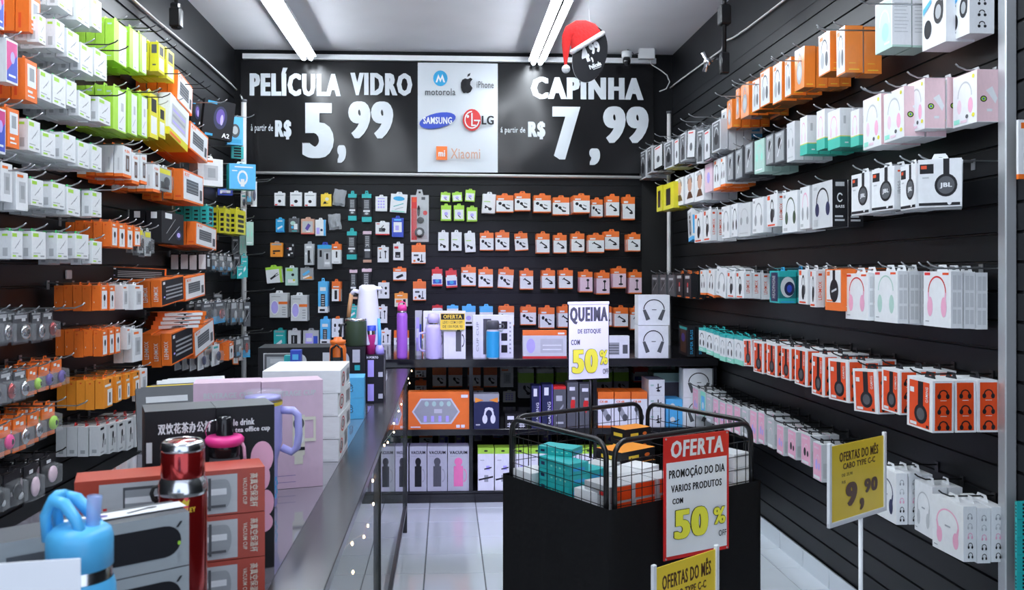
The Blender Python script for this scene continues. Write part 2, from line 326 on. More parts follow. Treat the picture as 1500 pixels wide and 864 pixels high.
# ------------------------------------------------------------ oval price sign with a red felt hat
Yh = 4.9
a = onY(864, 80, Yh); e = empty('hanging_price_sign', (a.x, a.y, a.z), 0, 'black oval price sign reading 4,99 hanging from the ceiling', 'sign')
R = .5*50*Yh/F; H2 = .5*84*Yh/F; rot = Matrix.Rotation(math.radians(-14), 4, 'Y').inverted()
oval = [(R*math.cos(2*PI*i/40), H2*math.sin(2*PI*i/40)) for i in range(40)]
t = MB(); n = 40
vs = [rot @ Vector((x, -.005, z)) for x, z in oval] + [rot @ Vector((x, .005, z)) for x, z in oval]
t.add(vs, [tuple(range(40)), tuple(range(79,39,-1))], 'gloss_black'); t.add(vs, [(i, (i+1) % 40, 40+(i+1) % 40, 40+i) for i in range(40)], 'white'); t.build('oval_board', e)
t = MB(); rt2 = Matrix.Rotation(math.radians(-22), 4, 'Y')
shapes(t, [('H','4',-.056,-.036,-.010,.052,'paper'),('H',',',-.008,-.05,.002,-.018,'paper'),('H','99',.004,-.006,.066,.058,'paper'),('H','Película',-.036,-.082,.036,-.056,'paper'),('r',-.02,-.09,.03,-.086,'lgrey')],
   lambda u, v, k: rt2 @ Vector((u+.004, -.0065-.0003*k, v))); t.build('price_print', e)
a2 = onY(857, 0, Yh)
MB().tube([(0,0,H2*.9),(a2.x-a.x,0,ZC-a.z)], .0012, 'conduit', 4).build('string', e)
s = Yh/F
def hpt(px, py, dy=0): p_ = onY(px, py, Yh+dy); return Vector((p_.x, p_.y, p_.z))
h0 = onY(855, 60, Yh)
e = empty('santa_hat', h0, 0, 'red felt santa hat with white trim drooping over the oval price sign', 'hat')
# soft cone: rings from brim to tip, bent over
ring = []
path = [((860,61),25.5,.030,(-.5,-.87)),((857,56),25,.034,(-.5,-.87)),((853,49),22.5,.035,(-.6,-.8)),((847,44),18,.032,(-.8,-.6)),((841,43),14,.027,(-.98,-.2)),((835,47),11,.021,(-.78,.62)),((831,55),8.5,.016,(-.4,.92)),((829.5,67),6.3,.011,(-.1,1)),((829,81),4,.008,(0,1)),((828.5,95),2,.005,(0,1))]
dirs = []
t = MB(); nn = 16; vs = []
for i, ((x, y), rw, rd, tg) in enumerate(path):
    l_ = math.hypot(*tg); ax, ay = -tg[1]/l_, tg[0]/l_
    for j in range(nn):
        q_ = 2*PI*j/nn; rr = rw*(1+.05*math.sin(3*q_+i))
        vs.append(hpt(x+ax*rr*math.cos(q_), y+ay*rr*math.cos(q_), rd*math.sin(q_))-h0)
fs = [(i*nn+j, i*nn+(j+1) % nn, (i+1)*nn+(j+1) % nn, (i+1)*nn+j) for i in range(len(path)-1) for j in range(nn)]
t.add(vs, fs, 'felt', True); t.build('felt_cone', e)
t = MB(); ax, ay = math.cos(-.55), math.sin(-.55)
t.tube([hpt(860.5+ax*26.5*math.cos(q_), 62.5+ay*26.5*math.cos(q_), .036*math.sin(q_))-h0 for q_ in [2*PI*j/24 for j in range(24)]], .0145, 'fleece', 8, True); t.build('fur_trim', e)
pc = hpt(829, 101)-h0; MB().ell(pc, (.025,.025,.025), 'fleece', 14, 8).build('pompom', e)
# ============================================================ product styles (unit box: u -.5...5 wide, v 0..1 tall, front at y=-.5)
ST = {}
def S(key, nm, cat, desc, body, f=(), s=(), tab='white', t=.045, front=None, top=None, kind='box', item=None):
    ST[key] = dict(nm=nm, cat=cat, desc=desc, body=body if isinstance(body, list) else [(0, 1, body)], f=list(f), s=list(s), tab=tab, t=t, front=front, top=top, kind=kind, item=item)
def style_mesh(key):
    d = ST[key]
    if 'me' in d: return d['me']
    kids = []; b = MB()
    if d['kind'] == 'box':
        for z0, z1, m in d['body']:
            x = .5
            b.add([(-x,-x,z0),(x,-x,z0),(x,x,z0),(-x,x,z0),(-x,-x,z1),(x,-x,z1),(x,x,z1),(-x,x,z1)], [(1,2,6,5),(2,3,7,6),(3,0,4,7)], m)
            b.add([(-x,-x,z0),(x,-x,z0),(x,-x,z1),(-x,-x,z1)], [(0,1,2,3)], d['front'] or m)
        b.add([(-.5,-.5,0),(.5,-.5,0),(.5,.5,0),(-.5,.5,0)], [(0,3,2,1)], d['body'][0][2])
        b.add([(-.5,-.5,1),(.5,-.5,1),(.5,.5,1),(-.5,.5,1)], [(0,1,2,3)], d['top'] or d['body'][-1][2])
    elif d['kind'] == 'card':      # blister: backing card, clear bubble, thing inside
        for z0, z1, m in d['body']: b.box(-.5, .38, z0, .5, .5, z1, m)
        k = MB(); P = [(-.42,.38,.06),(.42,.38,.06),(.42,.38,.72),(-.42,.38,.72),(-.34,-.5,.13),(.34,-.5,.13),(.34,-.5,.66),(-.34,-.5,.66)]
        k.add(P, [(4,5,6,7),(0,1,5,4),(1,2,6,5),(2,3,7,6),(3,0,4,7)], 'clear'); kids.append(('plastic_bubble', k.mesh('plastic_bubble')))
    elif d['kind'] == 'bag':       # pillow shaped clear bag
        n = 6; vs = []
        for j in range(n+1):
            for i in range(n+1):
                u = i/n-.5; v = j/n; q = (1-(2*u)**4)*(1-(2*v-1)**4); vs.append((u+.03*math.sin(9*v), -.5*q+.08*math.sin(13*u+7*v), v+.02*math.sin(11*u)))
        m_ = len(vs); vs += [(x, .1, z) for x, y, z in vs]
        qd = [(j*(n+1)+i, j*(n+1)+i+1, (j+1)*(n+1)+i+1, (j+1)*(n+1)+i) for j in range(n) for i in range(n)]
        b.add(vs, qd+[tuple(a+m_ for a in q_[::-1]) for q_ in qd], 'film')
        for z0, z1, m in d['body']: b.box(-.46, -.05, z0, .46, .05, z1, m)
    if d['item']:
        k = MB()
        for c, r, m in d['item']: k.ell(c, r, m, 10, 6)
        kids.append(('packed_item', k.mesh('packed_item')))
    if d['f']:
        k = MB(); y0 = -.5 if d['kind'] == 'box' else (.38 if d['kind'] == 'card' else -.08)
        shapes(k, d['f'], lambda u, v, i: (u, y0-.008-.003*i, v)); kids.append(('front_print', k.mesh('front_print')))
    if d['s']:
        k = MB(); shapes(k, d['s'], lambda u, v, i: (.5+.003+.001*i, u, v)); kids.append(('side_print', k.mesh('side_print'), 1))
        k = MB(); shapes(k, d['s'], lambda u, v, i: (-.503-.001*i, -u, v)); kids.append(('side_print', k.mesh('side_print'), -1))
    if d['tab']:
        k = MB(); a = .02; y = 0 if d['kind'] == 'box' else .44
        k.add([(x, y+dy, z) for dy in (-a, a) for x, z in ((-.2,1),(.2,1),(.13,1.12),(-.13,1.12),(-.06,1.04),(.06,1.04),(.06,1.08),(-.06,1.08))],
              [(0,1,5,4),(1,2,6,5),(2,3,7,6),(3,0,4,7),(12,13,9,8),(13,14,10,9),(14,15,11,10),(15,12,8,11),(0,8,9,1),(1,9,10,2),(2,10,11,3),(3,11,8,0)], d['tab'])
        kids.append(('hang_tab', k.mesh('hang_tab')))
    d['me'] = (b.mesh(d['nm']), kids); return d['me']
def put(key, loc, rz, dims, label, group=None, roll=0, tab=True, cat=None, pitch=0):
    """one product: root mesh scaled to size, its prints and tab as children"""
    me, kids = style_mesh(key); d = ST[key]
    o = link(d['nm'], me); o.location = loc; o.rotation_euler = (pitch, math.radians(roll), rz); o.rotation_mode = 'YXZ' if False else 'XYZ'; o.scale = dims
    sd = 1 if rz < -.8 or (abs(rz) < .8 and loc[0] < 0) else -1
    for kd in kids:
        n, m = kd[:2]
        if len(kd) > 2 and kd[2] != sd: continue
        if n == 'hang_tab' and not tab: continue
        link(n, m, o)
    return tag(o, label, cat or d['cat'], group)
g0 = 'grey'
cablepic = [('r', -.42,.80,-.02,.93,'lime'), ('l', -.2,.38,.25,.68,.035,'grey'), ('l', .05,.5,.3,.74,.02,'grey'), ('r', -.4,.08,-.1,.14,'lime'), ('r', .1,.08,.38,.13,g0), ('r', -.4,.2,.1,.225,g0)]
S('lime', 'cable_box', 'box', 'white cable box with lime label', 'white', cablepic, [('r',-.25,.82,.2,.9,'lime'),('r',-.2,.1,.2,.4,'lgrey')], 'green', .048)
S('pblue', 'phone_holder_box', 'box', 'magenta and blue accessory box with white side', 'white', [('r',-.45,.05,.45,.95,'magenta'),('p',[(-.45,.05),(.45,.05),(.45,.7),(-.45,.25)],'blue'),('e',.05,.6,.18,.14,'lilac'),('r',-.3,.15,.3,.2,'white')], [], 'white', .05)
S('obox', 'charger_box', 'box', 'big orange charger box with white window print', 'orange', [('r',-.32,.35,.4,.9,'white'),('r',-.15,.5,.25,.82,'grey'),('r',-.3,.2,.1,.26,'white'),('r',-.3,.1,.25,.14,'white')], [('r',-.3,.1,-.1,.5,'dorange')], 'orange', .055)
S('grn', 'cable_box', 'box', 'tall lime green cable box with white front', 'lime', [('r',-.12,.03,.46,.97,'white'),('r',.1,.5,.3,.7,'lgrey'),('l',.0,.2,.3,.4,.02,'grey'),('r',-.05,.06,.2,.09,g0)], [('r',-.3,.1,.2,.12,'wrapgrn'),('r',-.25,.86,.25,.9,'wrapgrn')], 'lime', .045)
S('yel', 'battery_box', 'box', 'narrow yellow accessory box', 'yellow', [('r',-.35,.1,.35,.5,'white'),('r',-.3,.6,.3,.9,'ink')], [('r',-.3,.62,.3,.92,'dgrey'),('r',-.2,.2,.2,.25,'dgrey')], 'yellow', .05)
S('keyw', 'keyboard_box', 'box', 'orange keyboard box with keyboard on white front', 'orange', [('r',-.47,.06,.47,.94,'white'),('r',-.34,.28,.24,.72,'dgrey')]+[('r',-.32,.33+.1*i,.22,.35+.1*i,'grey') for i in range(4)]+[('r',.30,.15,.42,.5,'dgrey'),('T','LEHMOX'[:0] or 'KIT',-.42,.8,-.2,.9,'orange')], [('r',-.3,.1,.3,.15,'dorange')], None, .06)
S('keyb', 'keyboard_box', 'box', 'black and orange gaming keyboard box', 'orange', [('r',-.47,.05,.47,.95,'ink')]+[('r',-.3+.0*i,.22+.14*i,.42,.28+.14*i,'grey') for i in range(4)]+[('r',-.42,.8,-.33,.9,'white'),('r',-.4,.3,-.34,.36,'lilac')], [('v','LEHMOX',-.22,.2,.22,.75,'white')], None, .06)
S('keytr', 'keyboard_box', 'box', 'clear wrapped white and yellow keyboard box', [(0,.18,'yellow'),(.18,1,'white')], [('r',-.4,.3,.35,.8,'lgrey'),('r',-.36,.36,.3,.42,'lilac'),('r',-.36,.5,.3,.56,'grey'),('r',-.36,.64,.3,.7,'lilac'),('r',-.45,.03,.1,.1,'orange')], [], None, .07)
S('whor', 'charger_box', 'box', 'white charger box with orange base', [(0,.1,'orange'),(.1,1,'white')], [('r',-.38,.76,.38,.97,'white'),('T','4.8A',-.3,.8,.3,.9,'orange'),('r',-.15,.2,.25,.72,'brown'),('r',-.05,.28,.15,.62,'grey')], [('r',-.1,.2,.1,.6,'offwhite')], 'orange', .045)
S('or', 'cable_box', 'box', 'orange cable box with small adapter picture', 'orange', [('r',-.36,.06,.42,.78,'white'),('e',.05,.5,.16,.13,'ink'),('l',.05,.38,.05,.15,.05,'ink'),('r',-.3,.85,.1,.92,'white')], [('e',-.2,.88,.1,.03,'dorange'),('r',-.3,.3,-.24,.36,'white')], 'orange', .043)
S('yo', 'cable_box', 'box', 'amber orange cable box with side label', 'yorange', [('r',-.1,.05,.46,.62,'white'),('r',.1,.14,.25,.5,'ink'),('r',-.4,.72,.3,.8,'white'),('r',.1,.84,.3,.95,'ink')], [('e',.0,.9,.12,.025,'dorange')], 'orange', .043)
S('wadp', 'adapter_box', 'box', 'white adapter box with grey device picture', 'white', [('r',-.25,.2,.3,.75,'lgrey'),('r',-.1,.3,.2,.65,'grey'),('r',-.4,.86,.1,.93,'orange')], [], 'white', .05)
S('wred', 'cable_box', 'box', 'white car charger box with red hang tab', 'offwhite', [('e',.05,.6,.13,.13,'ink'),('l',.05,.55,-.1,.25,.09,'ink'),('r',.15,.3,.38,.5,'grey'),('r',-.4,.86,.1,.94,'ink'),('r',-.4,.06,.1,.12,'grey')], [('r',-.25,.1,.2,.22,'grey')], 'red', .05)
S('cash', 'adapter_card', 'blister pack', 'grey accessory pack with dark cable', [(0,1,'boxgrey')], [('r',-.4,.75,.4,.95,'yellow'),('r',-.3,.1,.3,.4,'ink')], [], 'white', .03, kind='card', item=[((0,-.05,.4),(.22,.3,.22),'ink')])
S('blkqr', 'game_pad_box', 'box', 'large black controller box with white sticker', 'ink', [('r',-.35,.78,-.05,.95,'white'),('l',-.2,.1,.3,.6,.02,'lgrey'),('l',-.3,.3,.1,.8,.015,'lgrey'),('e',.25,.3,.15,.16,'navy'),('e',.25,.3,.08,.08,'lilac')], [('r',-.2,.75,.2,.95,'white')], None, .09)
S('teal4', 'memory_card_box', 'box', 'narrow teal accessory box with dark squares', 'teal', [('r',-.3,.1+.22*i,.3,.24+.22*i,'ink') for i in range(4)], [('r',-.25,.12+.2*i,.25,.2+.2*i,'ink') for i in range(4)], 'mint', .05)
S('yel5', 'memory_card_box', 'box', 'narrow bright yellow box with dark squares', 'yellow', [('r',-.3,.08+.2*i,.3,.2+.2*i,'ink') for i in range(4)], [('r',-.25,.08+.2*i,.25,.2+.2*i,'ink') for i in range(4)], 'yellow', .05)
S('wstrip', 'cable_box', 'box', 'small black box with white side label', 'ink', [('r',-.3,.2,.3,.7,'lgrey'),('r',-.3,.8,.1,.9,'white')], [('r',-.42,.04,.42,.96,'white')], 'ink', .06)
S('small', 'cable_pack', 'blister pack', 'small dark accessory pack hanging in a bag', [(0,1,'dgrey')], [('r',-.4,.7,.4,.95,'lgrey'),('r',-.3,.1,.3,.3,'cyan')], [], 'white', .03, kind='card', item=[((0,-.1,.42),(.2,.3,.2),'lgrey')])
S('bmouse', 'mouse_box', 'box', 'black gaming mouse box with blue lit mouse', 'ink', [('e',.05,.55,.22,.3,'navy'),('e',.05,.58,.14,.2,'purple'),('e',.1,.5,.05,.14,'lilac'),('r',-.4,.05,-.15,.11,'cyan'),('T','A2',.15,.05,.4,.17,'white'),('r',-.4,.88,-.1,.95,'cyan')], [('v','GAMING',-.1,.2,.15,.7,'lgrey'),('r',-.2,.8,.2,.9,'cyan')], None, .06)
S('cyanmouse', 'mouse_box', 'box', 'sky blue mouse box with dark mouse picture', 'sky', [('e',0,.5,.3,.25,'dgrey'),('e',0,.52,.18,.15,'lgrey'),('r',-.4,.05,.4,.2,'cyan')], [], None, .05)
S('bcable', 'cable_box', 'box', 'bright blue cable box with coiled white cable', 'teal', [('a',0,.45,.2,.3,.3,0,360,'white'),('r',-.3,.85,.4,.9,'white'),('r',-.07,.1,.07,.4,'white'),('r',-.4,.7,-.2,.74,'white')], [('r',-.2,.75,.2,.9,'red'),('r',-.2,.2,.2,.3,'white')], 'white', .06, front='sky')
S('bl_mouse', 'mouse_blister', 'blister pack', 'clear mouse blister with dark mouse on blue card', [(0,.35,'cyan'),(.35,1,'dgrey')], [('r',-.3,.82,.3,.92,'lgrey')], [], 'white', .05, kind='card', item=[((0,-.05,.45),(.26,.35,.24),'gloss_black')])
S('bl_mred', 'mouse_blister', 'blister pack', 'clear mouse blister with bright red mouse on blue card', [(0,.35,'cyan'),(.35,1,'dgrey')], [('r',-.3,.82,.3,.92,'lgrey')], [], 'white', .05, kind='card', item=[((0,-.05,.45),(.26,.35,.24),'redmetal')])
S('bl_mblue', 'mouse_blister', 'blister pack', 'clear mouse blister with dark blue mouse', [(0,1,'white')], [('r',-.3,.82,.3,.92,'teal')], [], 'white', .05, kind='card', item=[((0,-.05,.45),(.26,.35,.24),'navy')])
S('bl_sil', 'ring_light_blister', 'blister pack', 'clear blister with silver round phone grip', [(0,.3,'dgrey'),(.3,1,'dgrey')], [('r',-.4,.85,.4,.97,'lgrey'),('r',.05,.76,.3,.86,'white')], [], 'grey', .05, kind='card', item=[((-.05,-.1,.42),(.30,.36,.25),'chrome'),((-.05,-.32,.42),(.13,.16,.1),'gloss_black')])
S('bl_rd', 'ring_light_blister', 'blister pack', 'clear blister with red round phone grip', [(0,.3,'dgrey'),(.3,1,'dgrey')], [('r',-.4,.85,.4,.97,'lgrey'),('r',.05,.76,.3,.86,'white')], [], 'grey', .05, kind='card', item=[((0,-.1,.42),(.30,.36,.25),'redmetal'),((0,-.32,.42),(.12,.16,.1),'chrome')])
for kk, mm, ds in (('bl_or', 'chrome', 'silver'), ('bl_pu', 'purple', 'purple'), ('bl_pk', 'hotpink', 'pink'), ('bl_gn', 'lime', 'lime')):
    S(kk, 'phone_grip_blister', 'blister pack', 'orange card blister with %s round phone grip' % ds, [(0,.14,'orange'),(.14,.55,'dgrey'),(.55,1,'orange')], [('r',.05,.74,.3,.84,'white'),('r',-.3,.8,-.05,.9,'white')], [], 'orange', .05, kind='card', item=[((0,-.1,.42),(.30,.36,.23),mm),((0,-.34,.42),(.1,.14,.09),'gloss_black')])
S('bl_bk', 'phone_grip_blister', 'blister pack', 'small black blister with dark phone grip', [(0,1,'ink')], [('r',-.1,.3,.2,.42,'white')], [], 'ink', .05, kind='card', item=[((0,-.05,.45),(.26,.3,.22),'gloss_black'),((.1,-.2,.3),(.15,.14,.1),'lgrey')])
S('bl_bk2', 'phone_grip_blister', 'blister pack', 'small black blister with rosy phone grip', [(0,1,'ink')], [('r',-.1,.75,.2,.85,'white')], [], 'ink', .05, kind='card', item=[((0,-.05,.42),(.28,.3,.26),'lpink')])
# ---- right wall headphones
ORS = [('r',-.4,.04,.4,.96,'dorange')]+[x for i in range(3) for x in (('a',0,.74-.3*i,.22,.09,.28,-10,190,'ink'),('e',-.2,.70-.3*i,.09,.05,'ink'),('e',.2,.70-.3*i,.09,.05,'ink'),('r',-.15,.615-.3*i,.15,.625-.3*i,'white'))]
S('hpface', 'headphone_box', 'box', 'white box with orange front and black headphone', 'white', [('r',-.4,.04,.38,.94,'dorange'),('r',-.06,.45,.14,.94,'ink'),('e',.05,.3,.25,.19,'ink'),('e',.05,.3,.15,.12,'dgrey'),('r',-.36,.06,-.1,.12,'white'),('v','GAMING',.24,.55,.34,.85,'white'),('r',-.36,.7,-.2,.8,'white'),('r',.27,.06,.36,.11,'ink')], ORS, 'ink', .075)
S('pkhp', 'headphone_box', 'box', 'white headphone box with rosy pink headphone picture', 'white', [('r',-.46,.93,-.25,.98,'red'),('r',.2,.935,.42,.975,'dorange')]+[('a',.0,.62,.33,.3,.1,0,180,'red'),('p',[(-.34,.62),(-.29,.62),(-.27,.45),(-.32,.45)],'pink'),('p',[(.34,.62),(.29,.62),(.27,.45),(.32,.45)],'pink'),('e',-.25,.36,.1,.18,'pink'),('e',.25,.36,.1,.18,'pink'),('r',-.42,.08,-.28,.1,'grey')],
  [('r',-.36+.4*j,.08+.3*i,-.04+.4*j,.33+.3*i,'offwhite') for i in range(3) for j in range(2)], 'white', .047)
S('gnhp', 'headphone_box', 'box', 'white headphone box with sage green headphone picture', 'white', [('r',-.46,.93,-.25,.98,'red'),('r',.2,.935,.42,.975,'dorange'),('a',.0,.62,.33,.3,.1,0,180,'wrapgrn'),('e',-.25,.36,.1,.18,'wrapgrn'),('e',.25,.36,.1,.18,'wrapgrn'),('r',-.42,.08,-.28,.1,'grey')],
  [('r',-.36+.4*j,.08+.3*i,-.04+.4*j,.33+.3*i,'offwhite') for i in range(3) for j in range(2)], 'white', .047)
def airside(): return [x for i in range(5) for x in (('a',0,.82-.175*i,.18,.055,.25,-10,190,('grey','lgrey','pink','ink','ink')[i]),('e',-.14,.79-.175*i,.07,.028,('grey','lgrey','pink','ink','ink')[i]),('e',.14,.79-.175*i,.07,.028,('grey','lgrey','pink','ink','ink')[i]))]
for kk, mm, ds in (('air_pk','pink','pink'),('air_gr','lgrey','pale grey'),('air_nv','navy','navy blue')):
    S(kk, 'headphone_box', 'box', 'white box with %s over-ear headphone picture' % ds, 'white', [('a',0,.55,.36,.28,.1,0,180,mm),('p',[(-.37,.55),(-.32,.55),(-.2,.2),(-.3,.2)],mm),('p',[(.37,.55),(.32,.55),(.2,.2),(.3,.2)],mm),('e',-.26,.3,.09,.15,mm),('e',.26,.3,.09,.15,mm),('r',-.08,.5,.1,.53,'grey'),('r',-.44,.07,-.32,.09,'grey')], airside(), 'white', .062)
S('jbl', 'headphone_box', 'box', 'white headphone box with large black ear cup', [(0,.07,'white'),(.07,1,'white')], [('r',-.46,.70,-.14,.90,'ink'),('r',-.43,.8,-.3,.87,'dorange'),('r',.08,.62,.22,1.0,'ink'),('e',.14,.45,.26,.24,'ink'),('e',.14,.45,.2,.185,'dgrey'),('T','JBL',.0,.38,.28,.5,'white'),('r',-.48,.03,.46,.09,'ink'),('e',.22,.09,.05,.05,'white'),('r',-.4,.6,-.25,.63,'lgrey')],
  [('r',-.2,.86,.2,.9,'dorange'),('v','JB950',-.2,.35,.2,.65,'grey')], 'white', .05)
S('bass', 'headphone_box', 'box', 'white front headphone box with black side', 'ink', hp(.02,.88,.62,.62,'ink','navy')+[('r',-.42,.85,-.25,.92,'lgrey'),('r',-.42,.05,-.2,.2,'lgrey')], [('r',-.3,.86,.3,.95,'lgrey'),('a',0,.62,.2,.1,.3,30,330,'white'),('T','BASS',-.3,.4,.3,.46,'white'),('r',-.35,.12,.3,.16,'lgrey'),('r',-.35,.2,.2,.24,'lgrey')], None, .075, front='offwhite')
for kk, b1, b2, ds in (('hp_bk','ink','ink','black'),('hp_gn','olive','olive','green'),('hp_pk','pink','grey','pink and grey'),('hp_gr','grey','grey','grey')):
    S(kk, 'headphone_box', 'box', 'white headphone box showing %s headphones' % ds, 'white', hp(.05,.86,.62,.66,b1,b2)+[('r',-.42,.86,-.28,.93,'grey'),('r',-.42,.05,-.15,.12,'lgrey')], [('v','HEADPHONE',-.1,.25,.1,.7,'grey')], None, .05)
S('or_hp', 'headphone_box', 'box', 'white and orange box with black headphones', 'white', [('e',0,.35,.16,.22,'ink'),('a',.0,.55,.16,.3,.25,0,180,'ink'),('r',-.44,.84,-.2,.97,'dorange'),('r',-.4,.03,.3,.08,'dorange'),('e',.18,.42,.08,.14,'dgrey')], [('v','LEHMOX',-.2,.2,.2,.7,'dorange'),('r',-.2,.86,.2,.92,'dorange')], 'white', .045)
S('orw_hp', 'headphone_box', 'box', 'orange headphone box with white front and black ear cup', [(0,1,'orange')], [('r',-.42,.2,.44,.97,'white'),('r',-.04,.55,.12,.97,'ink'),('e',.05,.48,.26,.28,'ink'),('l',-.1,.45,.2,.52,.05,'silver'),('r',-.38,.84,-.2,.94,'orange'),('r',-.38,.22,-.05,.26,'orange')], [('r',-.2,.1,.2,.12,'white')], None, .07)
S('or_top', 'headphone_box', 'box', 'glossy orange headphone box with silvery front', 'orange_wrap', [('r',-.47,.03,.47,.97,'offwhite'),('a',0,.55,.28,.3,.15,0,180,'dgrey'),('e',-.15,.35,.15,.2,'grey'),('e',.2,.35,.12,.18,'dgrey'),('r',-.4,.84,-.1,.93,'orange')], [('r',-.3,.06,.3,.08,'gold'),('r',-.3,.2,.1,.21,'gold')], None, .085)
S('or_top2', 'headphone_box', 'box', 'orange headphone box with grey ear cup on front', 'orange_wrap', [('e',0,.4,.28,.28,'grey'),('e',0,.4,.18,.18,'lgrey'),('a',0,.6,.2,.3,.2,0,180,'grey')], [('r',-.3,.06,.3,.08,'gold')], None, .06)
S('mint', 'headphone_box', 'box', 'pale mint headphone box with white sides', [(0,.04,'wrapgrn'),(.04,1,'white')], [('r',-.46,.04,.46,.96,'wrapgrn'),('e',.1,.35,.2,.18,'mint'),('a',.05,.5,.3,.3,.12,0,180,'white'),('r',.05,.1,.35,.14,'white')], lines(-.4,.85,.35,9,.07,'lgrey'), None, .085)
S('whbk', 'headphone_box', 'box', 'white box with black headphones and small side pictures', 'white', [('a',.1,.6,.3,.38,.2,-30,120,'ink'),('e',-.25,.33,.16,.16,'ink'),('e',.2,.55,.2,.2,'ink'),('e',.2,.55,.12,.12,'grey'),('p',[(-.45,.6),(-.1,.75),(-.1,.83),(-.45,.7)],'sky')], [x for i in range(4) for x in (('a',0,.84-.22*i,.13,.06,.3,0,180,'ink'),('e',-.12,.80-.22*i,.06,.03,'ink'),('e',.12,.80-.22*i,.06,.03,'ink'))], None, .085)
S('cat', 'headphone_box', 'box', 'white and pink box with pastel cat-ear headphones', [(0,.01,'white'),(.01,1,'palepink')], [('r',-.49,.01,.49,.99,'white'),('a',.0,.55,.3,.3,.12,0,180,'lgrey'),('e',-.22,.38,.09,.14,'lpink'),('e',.24,.36,.1,.15,'pink'),('e',.1,.16,.06,.04,'dgrey'),('r',-.44,.05,-.2,.14,'mint'),('e',.36,.16,.06,.04,'yellow'),('e',.36,.9,.05,.04,'yellow'),('r',-.15,.05,.1,.1,'lpink')],
  [('e',-.2,.44,.16,.06,'ink'),('e',-.2,.44,.11,.04,'lime'),('e',-.2,.44,.05,.02,'blue'),('p',[(-.1,.6),(.2,.68),(.45,.45),(.35,.35),(.1,.5)],'white'),('r',-.05,.2,.2,.25,'white')], 'lgrey', .085)
S('wteal', 'headphone_box', 'box', 'white headphone box with teal bottom band', [(0,.27,'seafoam'),(.27,.29,'yellow'),(.29,1,'white')], hp(.0,.85,.55,.55,'pink','lpink'), [('r',-.2,.6,.0,.8,'lgrey'),('r',-.1,.1,.2,.13,'white')], None, .06)
S('wrapw', 'headphone_box', 'box', 'clear wrapped greyish headphone box', 'offwhite', hp(.0,.85,.6,.5,'lgrey','grey')+[('r',-.4,.08,.3,.12,'lgrey')], [], None, .05)
S('gnwrap', 'headphone_box', 'box', 'pale green wrapped headphone box', 'wrapgrn', hp(.0,.85,.6,.5,'mint','mint')+[('r',-.4,.08,.3,.12,'white')], [], None, .05)
S('silv', 'earphone_bag', 'blister pack', 'silver wrapped headphone pack with dark headphones', 'silver', [('r',-.4,.05,.4,.95,'dgrey'),('e',.0,.4,.22,.2,'ink'),('a',0,.5,.25,.3,.2,0,180,'lgrey'),('r',-.3,.85,.2,.9,'lgrey')], [], 'chrome', .05)
S('silv2', 'earphone_bag', 'blister pack', 'shiny silver wrapped pack with white front', 'chrome', [('r',-.4,.05,.4,.95,'offwhite'),('e',0,.4,.15,.14,'dgrey'),('r',-.3,.85,.2,.9,'red')], [], 'chrome', .05)
S('bagbk', 'earphone_bag', 'blister pack', 'black and white zipped headphone pack', 'dgrey', [('r',-.42,.04,.42,.96,'grey'),('e',0,.6,.16,.2,'ink'),('l',-.2,.2,.2,.7,.05,'white'),('r',-.3,.85,.2,.93,'lgrey')], [], 'ink', .05)
S('face', 'massager_box', 'box', 'white box showing a person wearing a headset', 'white', [('e',.05,.62,.24,.24,'skin'),('a',.05,.68,.28,.28,.3,0,180,'brown'),('p',[(-.3,.15),(.4,.15),(.2,.38),(-.1,.38)],'brown'),('r',-.3,.85,.2,.93,'lgrey')], [], None, .06)
S('yelsp', 'speaker_box', 'box', 'yellow box with dark speaker picture', 'yellow', [('r',-.25,.15,.2,.8,'ink')], [], None, .05)
S('pinkhp', 'headphone_box', 'box', 'light pink headphone box with blue shapes', 'lpink', [('e',0,.5,.2,.2,'lilac'),('r',-.3,.8,.2,.88,'pink')], [], None, .05)
S('orside', 'headphone_box', 'box', 'white headphone box with orange bottom edge', [(0,.08,'orange'),(.08,1,'white')], [('r',-.4,.85,-.1,.95,'orange')]+hp(0,.82,.5,.55,'ink','ink'), [], None, .05)
S('tealhp', 'headphone_box', 'box', 'narrow white box with teal trim and slim headphones', [(0,.18,'mint'),(.18,.9,'white'),(.9,1,'teal')], [('a',0,.6,.3,.2,.2,0,180,'ink'),('e',-.26,.38,.1,.13,'ink'),('e',.26,.38,.1,.13,'ink'),('r',-.3,.08,.2,.12,'white')], [], 'teal', .04)
S('tealhp2', 'headphone_box', 'box', 'narrow white box with teal trim and grey headphones', [(0,.18,'mint'),(.18,.9,'white'),(.9,1,'teal')], [('a',0,.6,.3,.2,.2,0,180,'grey'),('e',-.26,.38,.1,.13,'grey'),('e',.26,.38,.1,.13,'grey')], [], 'teal', .04)
S('sbass', 'headphone_box', 'box', 'black headphone box with blue lettering on its side', 'ink', [('r',-.3,.1,.3,.9,'brown'),('e',0,.6,.2,.15,'purple'),('r',-.4,.88,.4,.97,'teal')], [('v','SUPER BASS',-.18,.08,.18,.9,'cyan')], None, .06)
S('blk3', 'headphone_box', 'box', 'black headphone box with red and white figure', 'ink', [('e',0,.55,.1,.1,'red'),('r',-.1,.25,.1,.45,'lgrey'),('r',-.35,.8,.3,.92,'lgrey'),('r',-.3,.03,.3,.08,'orange')], [('r',-.2,.03,.2,.06,'orange')], 'orange', .05)
S('blk4', 'headphone_box', 'box', 'dark wrapped headphone pack with pale lettering', 'dgrey', [('e',0,.5,.2,.2,'ink'),('r',-.35,.75,.3,.85,'lgrey'),('l',-.3,.2,.3,.6,.03,'lgrey')], [], 'ink', .04)
